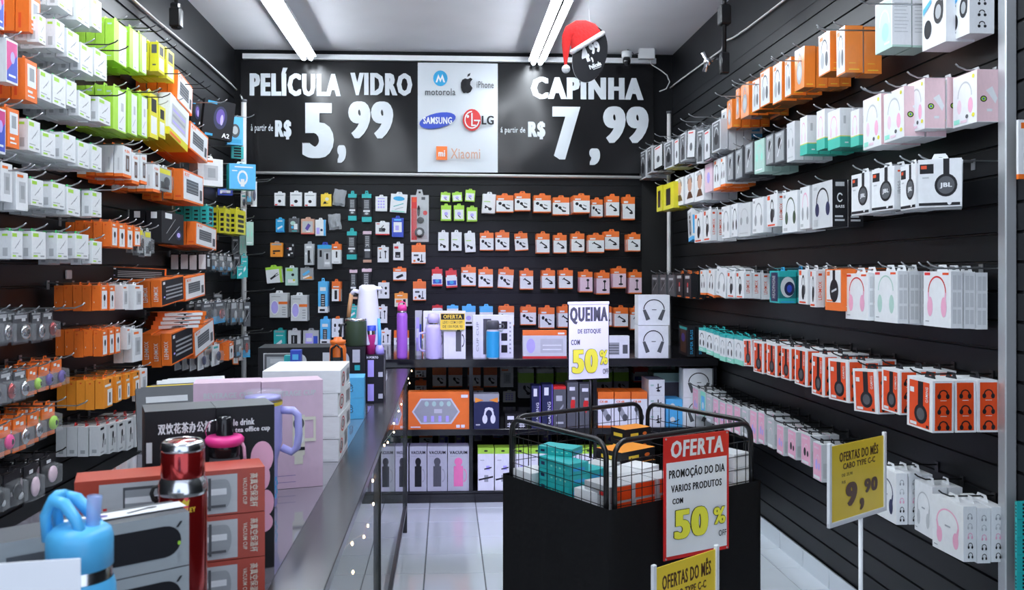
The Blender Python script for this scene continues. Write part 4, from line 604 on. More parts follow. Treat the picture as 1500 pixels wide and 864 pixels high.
def emptyhooks(side, pts, m, row):
    for i, (x, y, X) in enumerate(pts):
        XW = XL if side == 'L' else XR; a = onX(x, y, X)
        hook((XW, a.y, a.z-.02), PI/2 if side == 'L' else -PI/2, abs(XW)-abs(X), 'empty wire hook, %s of the bare hooks %s' % (ORD[i], row), 'bare hooks on the %s wall' % ('left' if side == 'L' else 'right'), m)
emptyhooks('L', [(211,23,-1.55),(226,36,-1.55),(238,41,-1.55),(248,57,-1.55),(256,66,-1.55),(169,59,-1.5),(184,68,-1.5),(270,103,-1.5),(296,119,-1.5),(306,125,-1.5),(181,134,-1.5),(234,130,-1.5),(246,137,-1.5)], 'blackmetal', 'at upper left')
emptyhooks('L', [(70,283-42,-1.5),(46,242,-1.52),(178,272,-1.5),(205,206,-1.5),(228,220,-1.5),(238,234,-1.5),(120,444,-1.5),(124,587,-1.5),(330,146,-1.45),(370,168,-1.5)], 'hookmetal', 'beside the boxes at left')
# ---------------------------------------------------------------- things facing the camera
_na = [0]
def nexta():
    _na[0] += 1; return ORD[(_na[0]-1) % 23]+(' arm' if _na[0] < 24 else ' far arm')
def front(px0, px1, py0, py1, Y, key, label, group=None, depth=None, yaw=0, roll=0, n=1, tab=True, cat=None, hk=None, step=None, fit=None):
    """front face centred on plane Y, n deep going back"""
    a = onY(px0, py0, Y); b = onY(px1, py1, Y); d = depth or ST[key]['t']; rz = math.radians(yaw); o = None
    nx = Vector((-math.sin(rz), math.cos(rz), 0)); has = ST[key]['tab'] is not None and tab
    for k in range(n):
        j = rj.uniform(-.0015, .0015) if k else 0
        c = Vector(((a.x+b.x)/2+j*2, Y, b.z+j*2))+nx*(d*(k+.5))
        lab = label if n == 1 else label.replace('@', BEH[k])
        lab = lab.replace('@', 'single')
        if hk and k == 0: hook((XL, c.y+.01, a.z-.004), PI/2, c.x-XL+.01, 'wire arm number of a kind'[:8]+' reaching the '+' '.join(label.replace('@', '').split()[:5])+' ... '.strip('. ')+' from above, '+nexta(), 'wire arms in the back left corner')
        oo = put(key, c, rz, ((b.x-a.x)/max(.5, math.cos(rz)), d*.93, (a.z-b.z)*(.93 if has else 1)), lab, group, roll=roll+(rj.uniform(-1, 1) if k else 0), tab=has and k < 2, cat=cat)
        o = o or oo
    return o
def back_row(row, items, hm='hookmetal', mode='all'):
    for i, it in enumerate(items):
        x0, x1, y0, y1, key = it[:5]; n = it[5] if len(it) > 5 else 2; roll = it[6] if len(it) > 6 else 0
        t = ST[key]['t']; Y = YB-.004-n*t
        pos = '%s from left, %s' % (ORD[i], row)
        for_lab = short(ST[key]['desc'], ('@, ' if n > 1 else '')+pos)
        front(x0, x1, y0, y1, Y, key, for_lab, 'packs on the back wall', n=n, roll=roll)
back_row('top row left half', [(402,417,281,301,'wpk'),(425,442,280,302,'wpk'),(446,462,281,302,'wpk'),(470,485,283,302,'ypk'),(486,504,277,301,'bagc',1,8),(510,522,281,323,'rem'),(530,544,281,325,'rem'),(550,567,286,309,'wdoc'),(571,595,282,311,'wteal2',2,4),(601,628,280,354,'hdmi',1),(645,659,281,295,'limes',3,4),(663,677,281,295,'limes',3,-4),(681,695,277,295,'limes',3,4)])
back_row('second lime row', [(646,661,299,323,'limes',3),(665,680,299,323,'limes',3),(684,699,302,324,'limes',3),(642,657,338,367,'limew',3),(661,676,338,367,'limew',3),(682,697,339,369,'limew',3,-3)])
back_row('second row left half', [(404,416,319,340,'cyp'),(423,438,318,340,'mix'),(441,460,319,343,'pur'),(462,477,320,345,'wbl'),(482,500,313,336,'bagc',1,-6),(508,522,336,380,'rem'),(532,544,335,384,'rem2'),(550,570,324,344,'wrd',2),(574,591,317,347,'blu',2)])
back_row('third row left half', [(396,414,354,376,'oth'),(418,431,356,377,'scr',1),(446,459,355,388,'mic'),(465,486,356,394,'blt',2),(486,499,355,386,'ort',3),(553,569,360,384,'wh2'),(576,591,355,381,'batt'),(603,623,357,386,'stand')])
back_row('fourth row left half', [(391,414,389,414,'gnw',3,-6),(418,436,390,418,'gnc',2),(440,459,391,410,'blz',2),(512,523,392,438,'rem2'),(530,543,390,440,'rem2'),(576,595,391,411,'plug',3),(633,648,392,419,'rdb',3),(654,670,394,421,'rdb',3,-3)])
back_row('fifth row left half', [(395,421,427,465,'lamp',4),(426,450,430,470,'lamp',4),(466,480,409,458,'rcyl',3),(486,499,410,441,'rorg',3),(510,524,446,467,'tealb',2),(554,570,412,437,'w4'),(578,597,428,449,'batto'),(605,624,410,440,'stand')])
back_row('sixth row left half', [(401,418,482,512,'tealb'),(422,440,482,511,'rdw'),(444,467,482,511,'lilb'),(469,483,465,504,'rcyl',3),(486,502,465,494,'w4'),(554,567,447,473,'wh2'),(558,572,482,508,'wh2'),(577,599,482,512,'stand'),(610,622,484,512,'stand')])
back_row('top row right half', [(706,725,282,312,'limew',4,3),(727,752,284,311,'mt',5),(754,777,281,309,'mt',5),(782,807,284,311,'mt',6),(810,834,287,315,'mt',5),(840,864,284,312,'mt',8),(866,883,290,318,'mt',5),(888,907,285,317,'mt2',5),(912,930,286,322,'mt2',4)])
back_row('second row right half', [(703,723,339,367,'mt',3),(726,746,338,367,'mt',3),(755,774,340,367,'mt',2,-4),(786,805,340,371,'mt2',5),(811,830,342,371,'mt2',4),(837,856,340,369,'mt2',5),(862,885,342,370,'mt2',7),(886,907,337,366,'mt2',6),(920,938,341,368,'mt2',7)])
back_row('third row right half', [(676,697,389,419,'mt',3),(701,722,392,421,'mt',3),(729,751,392,422,'mt',2,4),(762,781,394,424,'mt2',5),(794,813,394,423,'mt2',6),(819,839,394,423,'mt2',6),(850,868,396,428,'mt3',8),(874,893,397,431,'mt3',7),(898,917,391,422,'mt3',7),(922,940,396,430,'mt3',7)])
back_row('fourth row right half', [(633,648,447,459,'rdb',2),(655,671,447,462,'topc',3),(677,696,447,477,'topc',4),(703,722,447,478,'topc',4),(731,753,447,477,'mt',5),(763,785,448,476,'mt',4),(791,812,449,481,'mt',7),(818,838,447,480,'mt2',5),(880,896,447,478,'mt2',4),(900,920,449,479,'mt2',6),(924,940,449,483,'mt2',5)])
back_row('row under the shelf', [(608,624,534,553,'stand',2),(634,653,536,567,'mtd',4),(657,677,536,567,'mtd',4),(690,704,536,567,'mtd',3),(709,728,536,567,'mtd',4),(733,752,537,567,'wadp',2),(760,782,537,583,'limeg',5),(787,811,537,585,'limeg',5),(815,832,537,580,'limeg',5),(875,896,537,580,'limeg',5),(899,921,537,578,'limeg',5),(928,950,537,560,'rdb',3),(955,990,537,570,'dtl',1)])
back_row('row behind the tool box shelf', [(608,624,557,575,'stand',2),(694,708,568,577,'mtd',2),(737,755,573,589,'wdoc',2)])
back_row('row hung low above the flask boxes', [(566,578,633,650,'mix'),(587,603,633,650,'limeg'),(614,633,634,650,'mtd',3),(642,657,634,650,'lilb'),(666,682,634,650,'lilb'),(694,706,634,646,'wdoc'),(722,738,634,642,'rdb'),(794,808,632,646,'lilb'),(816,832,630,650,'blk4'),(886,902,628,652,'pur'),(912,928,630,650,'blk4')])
# ---------------------------------------------------------------- right wall
XA = 1.76
hang('R', 'topmost row at right', [(1419,1390,-28,48,'whbk',dict(n=1,X=1.88,t=.10)),(1384,1349,-30,60,'whbk',dict(n=1,X=1.84,t=.12)),(1306,1281,-8,68,'mint',dict(n=3)),(1238,1224,36,106,'or_top'),(1216,1198,42,104,'or_top'),(1178,1163,66,127,'or_top2'),(1158,1149,82,139,'or_top'),(1145,1131,88,147,'or_top'),(1127,1113,97,151,'or_top'),(1112,1101,112,160,'or_top'),(1097,1084,118,168,'or_top2'),(1083,1077,128,172,'or_top2'),(1072,1064,144,186,'or_top2'),(1063,1056,158,200,'mhero')], XA, maxn=4)
hang('R', 'silver pack row at right', [(1056,1042,170,218,'silv'),(1041,1030,182,232,'silv2'),(1029,1020,186,237,'silv',dict(roll=5)),(1018,1005,182,229,'silv2',dict(roll=6)),(1004,996,190,234,'silv'),(995,987,197,240,'silv2'),(985,973,201,243,'silv'),(971,957,205,243,'silv2'),(955,947,210,252,'silv'),(946,937,216,260,'silv')], 1.72, maxn=4)
hang('R', 'pink headphone row at right', [(1431,1394,95,178,'cat',dict(n=1,X=1.90)),(1354,1328,108,188,'cat',dict(n=2,X=1.80)),(1325,1293,120,200,'cat',dict(n=3)),(1291,1263,130,212,'cat',dict(n=3)),(1258,1245,158,212,'wteal'),(1230,1212,157,215,'wteal',dict(n=2)),(1208,1195,158,217,'wteal'),(1182,1171,168,225,'wteal'),(1164,1152,176,234,'wrapw'),(1149,1134,185,235,'bagbk'),(1133,1121,191,239,'bagbk'),(1119,1105,201,251,'gnwrap'),(1103,1090,203,251,'bagbk'),(1088,1076,212,260,'bagbk'),(1074,1065,219,263,'bagbk'),(1062,1055,228,272,'orside'),(1054,1045,231,277,'orside'),(1043,1032,237,279,'pinkhp'),(1031,1017,246,292,'face'),(1016,1003,252,295,'face'),(1001,988,258,299,'face')], XA, maxn=4)
hang('R', 'yellow boxes by the corner', [(986,972,265,304,'yelsp'),(970,961,270,308,'yelsp')], 1.72, maxn=3)
hang('R', 'third row at right', [(1342,1318,234,305,'jbl',dict(n=3)),(1309,1276,237,306,'jbl',dict(n=3)),(1274,1246,246,312,'jbl',dict(n=3)),(1220,1188,262,332,'bass',dict(n=2)),(1186,1171,271,334,'hp_pk'),(1168,1145,277,339,'hp_gn',dict(n=3)),(1139,1122,279,331,'or_hp'),(1119,1101,287,340,'hp_gr'),(1099,1081,295,345,'wrapw'),(1080,1071,297,346,'hp_bk'),(1069,1056,300,348,'hp_gr'),(1041,1030,303,352,'or_hp'),(1029,1017,308,354,'or_hp'),(1014,1008,305,352,'mhero',dict(roll=-8))], XA, maxn=4)
hang('R', 'row of white headphone boxes at right', [(1394,1351,391,481,'pkhp',dict(X=1.845,n=3)),(1342,1320,391,476,'gnhp',dict(X=1.9,n=1)),(1316,1279,391,474,'gnhp',dict(X=1.82,n=3)),(1273,1237,395,470,'pkhp',dict(X=1.80,n=2)),(1234,1207,393,456,'orw_hp'),(1195,1186,392,450,'or_hp'),(1183,1169,391,446,'or_hp'),(1141,1126,393,444,'windblue',dict(n=2)),(1089,1078,396,437,'or_hp',dict(n=4,t=.055)),(1076,1065,396,436,'or_hp',dict(n=3)),(1062,1048,392,434,'hp_gr',dict(roll=9)),(1046,1036,394,434,'orside',dict(roll=6)),(1034,1025,395,432,'orside'),(1012,1002,398,438,'blk3'),(1000,990,398,436,'blk3'),(988,978,400,434,'blk4'),(976,966,400,432,'blk4'),(964,954,400,432,'blk4')], 1.78, maxn=4)
hang('R', 'row of orange fronted boxes at right', [(1365,1327,552,634,'hpface',dict(X=1.74,n=3,t=.085)),(1318,1290,538,608,'hpface',dict(X=1.76,n=3,t=.078)),(1286,1250,540,610,'hpface',dict(roll=-4,n=1)),(1243,1213,525,592,'hpface',dict(roll=-3,n=3)),(1206,1188,516,582,'hpface'),(1181,1163,508,567,'hpface'),(1158,1143,506,558,'hpface'),(1137,1122,501,553,'hpface'),(1117,1103,498,548,'hpface'),(1101,1089,495,538,'hpface',dict(roll=-4)),(1088,1075,492,536,'tealhp2'),(1074,1064,490,533,'tealhp'),(1062,1054,488,530,'tealhp2'),(1053,1045,485,525,'tealhp2'),(1044,1034,482,521,'tealhp'),(1033,1023,479,516,'tealhp'),(1008,993,478,522,'sbass',dict(n=3))], XA, maxn=3, hm='blackmetal')
hang('R', 'low row of slim pink boxes', [(1204,1190,648,707,'pk_a'),(1187,1173,636,684,'pk_b'),(1166,1153,630,674,'pk_b'),(1148,1137,622,668,'pk_a'),(1133,1124,612,658,'pk_c'),(1120,1110,603,652,'pk_a'),(1108,1098,600,650,'pk_a'),(1096,1086,597,642,'pk_c'),(1084,1075,594,638,'pk_a'),(1073,1064,591,634,'pk_b'),(1062,1054,588,630,'pk_a'),(1052,1044,583,625,'pk_b'),(1042,1035,578,620,'pk_c'),(1034,1025,572,612,'pk_t'),(1023,1014,568,610,'pk_a')], 1.80, maxn=3, hm='blackmetal')
hang('R', 'bottom row beside the yellow price sign', [(1411,1365,737,824,'air_pk',dict(n=3,t=.052)),(1366,1338,708,790,'air_gr',dict(n=3,X=1.86)),(1313,1281,688,769,'air_nv',dict(n=3,X=1.80,t=.05))], 1.84, maxn=3, hm='blackmetal')
emptyhooks('R', [(1200,37,1.6),(1260,-2,1.6),(1133,83,1.62),(1075,118,1.62),(1050,136,1.62),(1011,167,1.62),(999,174,1.62),(961,196,1.62),(1265,128,1.65),(1088,283,1.65),(1350,385,1.72)], 'hookmetal', 'at upper right')
front(1353, 1400, 227, 303, 2.99, 'jbl', 'nearest white headphone box with large black ear cup, turned to the camera, @', 'turned headphone boxes', depth=.05, yaw=-32, n=3)
a = onX(1395, 226, 1.72); hook((XR, 3.03, a.z+.004), -PI/2, .30, 'wire hook carrying the turned headphone boxes near the metal post', 'hooks on the right wall')
# shop beyond the post: a sliver of boxes
for i in range(5):
    y0_ = 735+26*i; X = 1.80; a = onX(1536, y0_, X)
    front(1490, 1530, y0_, y0_+25, 2.86, 'teal4', 'teal box in the stack right of the metal post, %s from the top' % ORD[i], 'teal boxes beyond the post', depth=.012, tab=False)
front(1492, 1530, 175, 262, 2.86, 'orside', 'white boxed item hanging right of the metal post, high up', None, depth=.012, tab=False)
# ---------------------------------------------------------------- far left corner on the pole
front(281, 296, 148, 184, 6.15, 'bmouse', 'slim black box edge left of the gaming mouse box', 'mouse boxes in the back left corner', depth=.06, yaw=32, tab=False, hk=1)
front(298, 337, 146, 203, 5.95, 'bmouse', 'black gaming mouse box tilted in the back left corner', 'mouse boxes in the back left corner', depth=.07, yaw=30, roll=6, n=1, hk=1)
front(334, 355, 171, 212, 6.3, 'cyanmouse', 'sky blue mouse box beside the white corner pole', 'mouse boxes in the back left corner', depth=.06, yaw=25, hk=1)
front(340, 356, 213, 232, 6.4, 'teal4', 'small teal pack under the sky blue mouse box', None, depth=.04, yaw=25, hk=1)
front(338, 373, 237, 277, 6.0, 'bcable', 'bright blue cable box with coiled white cable beside the corner pole', None, depth=.12, yaw=24, hk=1)
front(294, 323, 229, 272, 5.9, 'wadp', 'cream white box left of the bright blue cable box, @', 'cream boxes', depth=.06, yaw=45, n=2, hk=1)
front(283, 292, 236, 262, 6.1, 'teal4', 'teal pack left of the cream white boxes', None, depth=.05, yaw=45, hk=1)
for i, (x, y, w_, h_, k) in enumerate([(366,255,9,44,'small'),(373,262,8,40,'bl_mblue'),(358,282,8,24,'bl_mblue'),(330,276,20,10,'blu'),(347,370,9,30,'blk4'),(358,372,9,34,'tealb'),(330,384,12,20,'small'),(343,388,9,20,'tealb'),(352,388,9,20,'tealb'),(366,325,10,34,'gnwrap'),(345,345,10,26,'blk4'),(356,345,9,30,'gnwrap'),(362,440,9,38,'blk4'),(362,490,10,34,'bl_mred'),(345,500,8,34,'or'),(354,498,8,30,'lamp'),(320,430,12,14,'small')]):
    front(x-w_/2, x+w_/2, y, y+h_, 6.9+.04*(i % 4), k, short('small '+ST[k]['desc'], 'near the corner pole, %s of the cluster' % ORD[i]), 'packs around the corner pole', depth=.05, yaw=20, hk=1)
for i, (x, y) in enumerate([(401,262),(396,265),(372,318),(388,371),(402,424),(385,483),(398,486),(330,168),(345,172)]):
    a = onY(357, y+3, 7.3); b = onY(x, y, 6.9); t = MB(); v = Vector((b.x-a.x, b.y-a.y, b.z-a.z)); t.tube([(0,0,0), v*.9, v+Vector((0,0,.01))], .004, 'hookmetal', 5)
    o = t.build('pole_hook', None, (a.x, a.y, a.z)); tag(o, 'long wire arm on the corner pole, %s of the bare arms' % ORD[i], 'hook', 'bare arms on the corner pole')
a = onX(97.5, 402, XL); tag(MB().rbox(0, -.02, -.022, .015, .03, .022, .004, 'white').build('wall_switch', None, a), 'small white wall switch on the black slats at left', 'switch')
# flat orange boxes lying across the hooks
for i in range(4):
    front(238-3*i, 297-2*i, 457+6*i, 463+6*i, 5.3, 'or', 'flat orange boxed item in the lying pile, %s from the top' % ORD[i], 'flat orange boxes lying in a pile', depth=.16, yaw=35, tab=False, hk=1)
front(170, 230, 392, 410, 5.0, 'keyb', 'black and orange keyboard box standing behind the tilted keyboard boxes', None, depth=.06, yaw=55, tab=False, roll=2, hk=1)
# ============================================================ shelf unit across the back
YS = 6.2
def zat(y, Y): return CZ-(y-PY)/F*Y
sx0 = onY(530, 600, YS).x; sx1 = XR-.03
ZT, ZT0, Z2, Z20, Z1 = zat(526, YS), zat(538, YS), zat(629, YS), zat(638, YS), zat(719.5, YS)
su = empty('shelf_unit', ((sx0+sx1)/2, YS, 0), 0, 'long black three level shelf unit standing against the slatted back wall', 'shelf')
ox = (sx0+sx1)/2
MB().rbox(sx0-ox, 0, ZT0, sx1-ox, YB-YS-.03, ZT, .004, 'shelf').build('top_shelf', su)
MB().rbox(sx0-ox, .01, Z20, sx1-ox, YB-YS-.35, Z2, .003, 'shelf').build('middle_shelf', su)
MB().rbox(sx0-ox, .01, Z1-.02, sx1-ox, YB-YS-.05, Z1, .003, 'shelf').build('bottom_shelf', su)
MB().box(sx0-ox, .0, 0, sx1-ox, .02, Z1-.02, 'gloss_black').build('plinth', su)
for px in (541, 690, 872, 1048):
    x = onY(px, 600, YS).x-ox; MB().box(x-.013, .01, Z1, x+.013, .5, Z20, 'shelf').build('divider', su); MB().box(x-.013, .01, Z2, x+.013, .5, ZT0, 'shelf').build('divider', su)
def sh(px0, px1, py0, key, lab, dY=.03, depth=.12, zb=ZT, grp=None, yaw=0):
    a = onY(px0, py0, YS+dY); b = onY(px1, py0, YS+dY); rz = math.radians(yaw)
    o = put(key, ((a.x+b.x)/2, YS+dY+depth/2, zb), rz, (b.x-a.x, depth, a.z-zb), lab, grp, tab=False); return o
sh(935, 979, 477, 'p9', 'lower of two lilac-white boxes with large grey headphone on top shelf', .02, .12)
o = sh(935, 981, 432, 'p9', 'upper of two lilac-white boxes with large grey headphone on top shelf', .03, .12, zb=zat(477, YS+.02)+.0)
sh(650, 682, 456, 'flk', 'lilac-white flask box with dark flask picture behind the yellow tag', .05, .12)
sh(620, 650, 456, 'flk', 'lilac-white flask box directly behind the lilac bottle with handle', .14, .12)
sh(693, 752, 462, 'flk2', 'white flask box with row of dark cup pictures behind the blue bottle', .10, .12)
sh(766, 830, 484, 'tbl', 'orange and pink boxed tablet keyboard on the top shelf', .03, .06)
sh(889, 922, 492, 'kbm', 'white keyboard and mouse box right of the QUEIMA sign', .03, .06)
sh(608, 618, 455, 'lilb', 'narrow grey box behind the violet bottle', .3, .05)
sh(598, 688, 574, 'tool', 'orange boxed screwdriver set with hexagon window on the middle shelf', .02, .10, Z2)
sh(560, 594, 582, 'tool', 'orange boxed screwdriver set seen through the counter glass', .02, .10, Z2)
sh(694, 731, 577, 'cath', 'navy box with white cat-ear headphones on the middle shelf', .02, .10, Z2)
for i, (a_, b_, k) in enumerate([(740,756,'pmark'),(757,772,'pmark'),(779,792,'gpur'),(794,810,'gpur'),(811,829,'gred'),(831,847,'gred2'),(849,867,'gred2')]):
    sh(a_, b_, (606,606,565,563,566,560,562)[i], k, short(ST[k]['desc'], '%s from left of the slim boxes, middle shelf' % ORD[i]), .03, .12, Z2, 'slim gaming boxes on the middle shelf')
for i in range(3): sh(876+24.5*i, 899+24.5*i, 574, 'owm', 'white and orange box with grey clamp picture, %s from left, middle shelf' % ORD[i], .03, .22, Z2, 'clamp boxes')
for i in range(3):
    zb = Z2+i*.116; a = onY(951, 500, YS+.03); b = onY(974, 500, YS+.03)
    put('wtri', ((a.x+b.x)/2, YS+.03+.13, zb), 0, (b.x-a.x, .24, .115), 'white box with small black tripod mount, %s from the bottom of its stack' % ORD[i], 'tripod boxes', tab=False)
for i in range(2):
    a = onY(976, 500, YS+.05); b = onY(1000, 500, YS+.05)
    put('bsky', ((a.x+b.x)/2, YS+.15, Z2+i*.1), 0, (b.x-a.x, .18, .1), 'sky blue box with tripod picture, %s one right of the tripod boxes' % ('lower', 'upper')[i], 'sky blue boxes', tab=False)
a = onY(980, 500, YS+.35); put('dtl', (a.x, YS+.45, Z2), 0, (.24, .2, .36), 'dark box with mint top behind the sky blue boxes', None, tab=False)
for i in range(2):
    a = onY(1001, 500, YS+.04); b = onY(1046-3*(1-i), 500, YS+.04)
    put('p9', ((a.x+b.x)/2, YS+.10, Z2+i*.215), 0, (b.x-a.x, .12, .213), 'shadowed headphone box at the shelf end near the right wall, %s one' % ('lower', 'upper')[i], 'shadowed headphone boxes', tab=False)
for i, (a_, b_, k) in enumerate([(526,551,'vacp'),(552,578,'vac'),(579,598,'vac'),(600,625,'vac'),(626,655,'vacg'),(656,687,'vacp')]):
    sh(a_, b_, 654, k, short(ST[k]['desc'], '%s from left on the bottom shelf' % ORD[i]), .02, .13, Z1, 'flask boxes on the bottom shelf')
for i in range(8):
    sh(700+25*i, 723.5+25*i, 656, 'bike', 'white bicycle phone mount box with lime top band, %s from left, bottom shelf' % ORD[i], .02, .12, Z1, 'bicycle mount boxes on the bottom shelf')
# bottles on the top shelf
def thing(nm, px, Y, zb, lab, cat, grp=None, rz=0):
    a = onY(px, 500, Y); return empty(nm, (a.x, Y, zb), rz, lab, cat, grp)
def bottle(e, r, h, body, cap, neck=.75, capm=None):
    MB().lathe([(0,0),(r*.9,0),(r,.008),(r,h*.72),(r*.96,h*.77),(r*neck,h*.83),(r*neck,h*.86)], body, n=24).build('body', e)
    MB().lathe([(r*neck*1.0,h*.845),(r*neck*1.06,h*.85),(r*neck*1.06,h*.87),(r*neck,h*.875)], 'chrome', n=24).build('steel_band', e)
    MB().lathe([(0,h*.87),(r*neck*1.05,h*.87),(r*neck*1.08,h*.89),(r*neck*1.0,h*.98),(r*neck*.8,h),(0,h)], cap, n=24).build('cap', e)
k = YS/F
e = thing('water_bottle', 589, YS+.08, ZT, 'tall violet steel bottle with rosy lid on the back shelf', 'bottle')
MB().lathe([(0,0),(.036,0),(.039,.01),(.039,.31),(.037,.325),(.030,.335)], 'violetmatte').build('body', e); MB().lathe([(.031,.333),(.032,.336),(.032,.348),(.03,.35)], 'chrome').build('steel_band', e)
MB().lathe([(0,.348),(.034,.348),(.034,.375),(.028,.39),(0,.392)], 'hotpink').build('lid', e); MB().tube([(-.028,0,.37),(-.022,0,.405),(0,0,.415),(.022,0,.405),(.028,0,.37)], .005, 'hotpink').build('carry_loop', e)
e = thing('flask', 635, YS+.05, ZT, 'lilac flask with round lid and side handle on the back shelf', 'flask')
MB().lathe([(0,0),(.055,0),(.058,.01),(.058,.22),(.052,.245),(.035,.252)], 'palelilac').build('body', e); MB().lathe([(.035,.25),(.036,.255),(.036,.262)], 'chrome').build('steel_band', e)
MB().lathe([(0,.262),(.042,.262),(.045,.29),(.038,.325),(0,.333)], 'palelilac').build('lid', e); MB().tube([(-.056,0,.19),(-.10,0,.185),(-.105,0,.16),(-.103,0,.08),(-.09,0,.06),(-.056,0,.055)], .008, 'palelilac', 8).build('handle', e)
e = thing('flask', 722, YS+.04, ZT, 'slate blue flask with grey lid in front of the cup box', 'flask')
MB().lathe([(0,0),(.045,0),(.048,.01),(.048,.20),(.04,.215)], 'silver', n=20).build('lower_shell', e); MB().lathe([(.0485,.01),(.0485,.2)], 'cyan', n=20).build('blue_coating', e)
MB().lathe([(0,.215),(.046,.215),(.046,.265),(.04,.277),(0,.278)], 'dgrey', n=20).build('lid', e)
MB().tube([(.045,0,.25),(.075,0,.25),(.08,0,.235),(.075,0,.22),(.045,0,.22)], .006, 'dgrey').build('lid_handle', e)
# yellow OFERTA tag clipped to the flask box
Yt = YS+.005; a = onY(645, 483, Yt); b = onY(681, 483, Yt)
e = empty('offer_tag', (a.x, Yt, a.z), 0, 'small yellow tag reading OFERTA hanging at the flask boxes', 'sign')
W_, H_ = b.x-a.x, (483-459)*Yt/F
MB().box(0, -.001, 0, W_, .001, H_, 'tag').build('card', e)
t = MB(); shapes(t, [('r',.03,.62,.97,.97,'ink'),('T','OFERTA',.12,.68,.88,.92,'tag'),('t','LEVE 1 COM 3 OFF',.1,.38,.9,.54,'brown'),('t','DE 130 POR 90',.1,.12,.9,.28,'brown')], lambda u, v, k: (u*W_, -.0015-.0003*k, v*H_)); t.build('tag_print', e)
# ============================================================ counter
XO, XI, XB, YE, YC0, ZCN = -.2535, -.372, -1.12, 5.95, .55, 1.0
ce = empty('glass_counter', ((XO+XB)/2, (YE+YC0)/2, 0), 0, 'long glass shop counter with broad dark metal edge', 'counter')
def cb(nm, x0, y0, z0, x1, y1, z1, m, r=.003):
    cx, cy = (XO+XB)/2, (YE+YC0)/2; return MB().rbox(x0-cx, y0-cy, z0, x1-cx, y1-cy, z1, r, m).build(nm, ce)
cb('edge_rail', XI, YC0, ZCN-.03, XO, YE, ZCN, 'rail'); cb('counter_top', XB, YC0, ZCN-.012, XI, YE, ZCN-.001, 'mirror_glass', .002)
cb('rear_rail', XB, YC0, ZCN-.05, XB+.03, YE, ZCN-.013, 'blackmetal')
for y in (1.15, 3.33, 5.5):
    cb('post', XO-.030, y-.014, 0, XO-.002, y+.014, ZCN-.03, 'blackmetal'); cb('rear_post', XB+.002, y-.014, 0, XB+.03, y+.014, ZCN-.05, 'blackmetal')
    cb('cross_bar', XB+.03, y-.010, ZCN-.05, XO-.03, y+.010, ZCN-.03, 'blackmetal')
for y0, y1 in ((1.164, 3.316), (3.344, 5.486)):
    cb('glass_pane', XO-.012, y0, .175, XO-.007, y1, ZCN-.03, 'glass', .001); cb('bottom_rail', XO-.026, y0, .15, XO-.004, y1, .175, 'blackmetal')
# fairy lights
pts = [(603,543),(598,554),(600,561),(595,571),(591,580),(588,592),(584,602),(577,620),(577,633),(568,648),(563,652),(557,707),(546,704),(547,738),(525,738),(550,751),(539,770),(512,770),(508,786),(533,786),(516,796),(503,799),(483,838),(517,838)]
e = empty('fairy_lights', onX(603, 543, XO-.03), 0, 'warm fairy light string draped inside the glass counter front', 'string lights')
o3 = e.location.copy(); P3 = [onX(x, y, XO-.030)-o3 for x, y in pts]
P3 = [Vector((p_.x, p_.y, p_.z)) for p_ in P3]
main = [P3[i] for i in (0,2,4,6,8,10,11,15,16,19,20,22)]
MB().tube([p_+Vector((-.004,0,.008)) for p_ in main], .0012, 'conduit', 4).build('wire', e)
bme = MB().ell((0,0,0), (.0038,.0038,.006), 'bulb', 8, 5).mesh('bulb')
for p_ in P3: link('bulb', bme, e, p_)
# ============================================================ goods on the counter
S('bkw', 'tumbler_box', 'box', 'long black box with white bottle print', 'ink', [('r',-.45,.15,-.15,.8,'offwhite'),('e',-.15,.5,.1,.3,'offwhite'),('r',.1,.15,.3,.8,'offwhite'),('e',.3,.5,.05,.3,'lgrey'),('r',.38,.4,.45,.9,'lgrey'),('r',.40,.1,.45,.3,'teal')], [], None, .2)
S('bkp', 'tumbler_box', 'box', 'tall black box with lilac tumbler print', 'ink', [('r',-.4,.05,-.05,.4,'lilac'),('r',-.4,.55,-.05,.9,'lilac'),('r',.2,.1,.45,.2,'lgrey'),('r',.2,.55,.45,.65,'lgrey'),('T','PINTO'[:0]+'H PORTO',-.45,.93,.2,.98,'white')], [('r',-.3,.1,-.1,.9,'lgrey')], None, .2)
S('wst', 'cup_box', 'box', 'long white corrugated box with red ring print', 'paper', [('r',-.45,.08,.45,.09,'lgrey')], [('a',-.22,.5,.16,.34,.2,0,360,'red'),('a',-.22,.5,.08,.2,.3,0,360,'brown')]+[('r',.15+.1*i,.2,.2+.1*i,.8,'grey') for i in range(3)], None, .3)
S('skb', 'cup_box', 'box', 'sky blue box with small pale lettering', 'sky', [('v','CUP',.1,.3,.2,.7,'navy')], [], None, .15)
S('pkc', 'cup_box', 'box', 'tall pale pink BEVERAGE CUP box with tumbler picture', 'boxpink', [('T','BEVERAGE CUP',-.35,.86,.38,.91,'offwhite'),('r',.0,.30,.2,.68,'cream'),('r',.03,.22,.17,.31,'cream'),('e',.1,.60,.09,.06,'dgrey'),('e',.1,.46,.08,.06,'white'),('e',.08,.47,.02,.012,'ink'),('r',.0,.35,.2,.38,'ink'),('r',.2,.63,.38,.66,'cream'),('r',.34,.43,.38,.66,'cream'),('r',.2,.43,.38,.46,'cream'),('r',-.3,.12,.05,.124,'purple'),('r',-.3,.06,.05,.064,'purple')], [('r',-.3,.8,.3,.9,'cream')], None, .12)
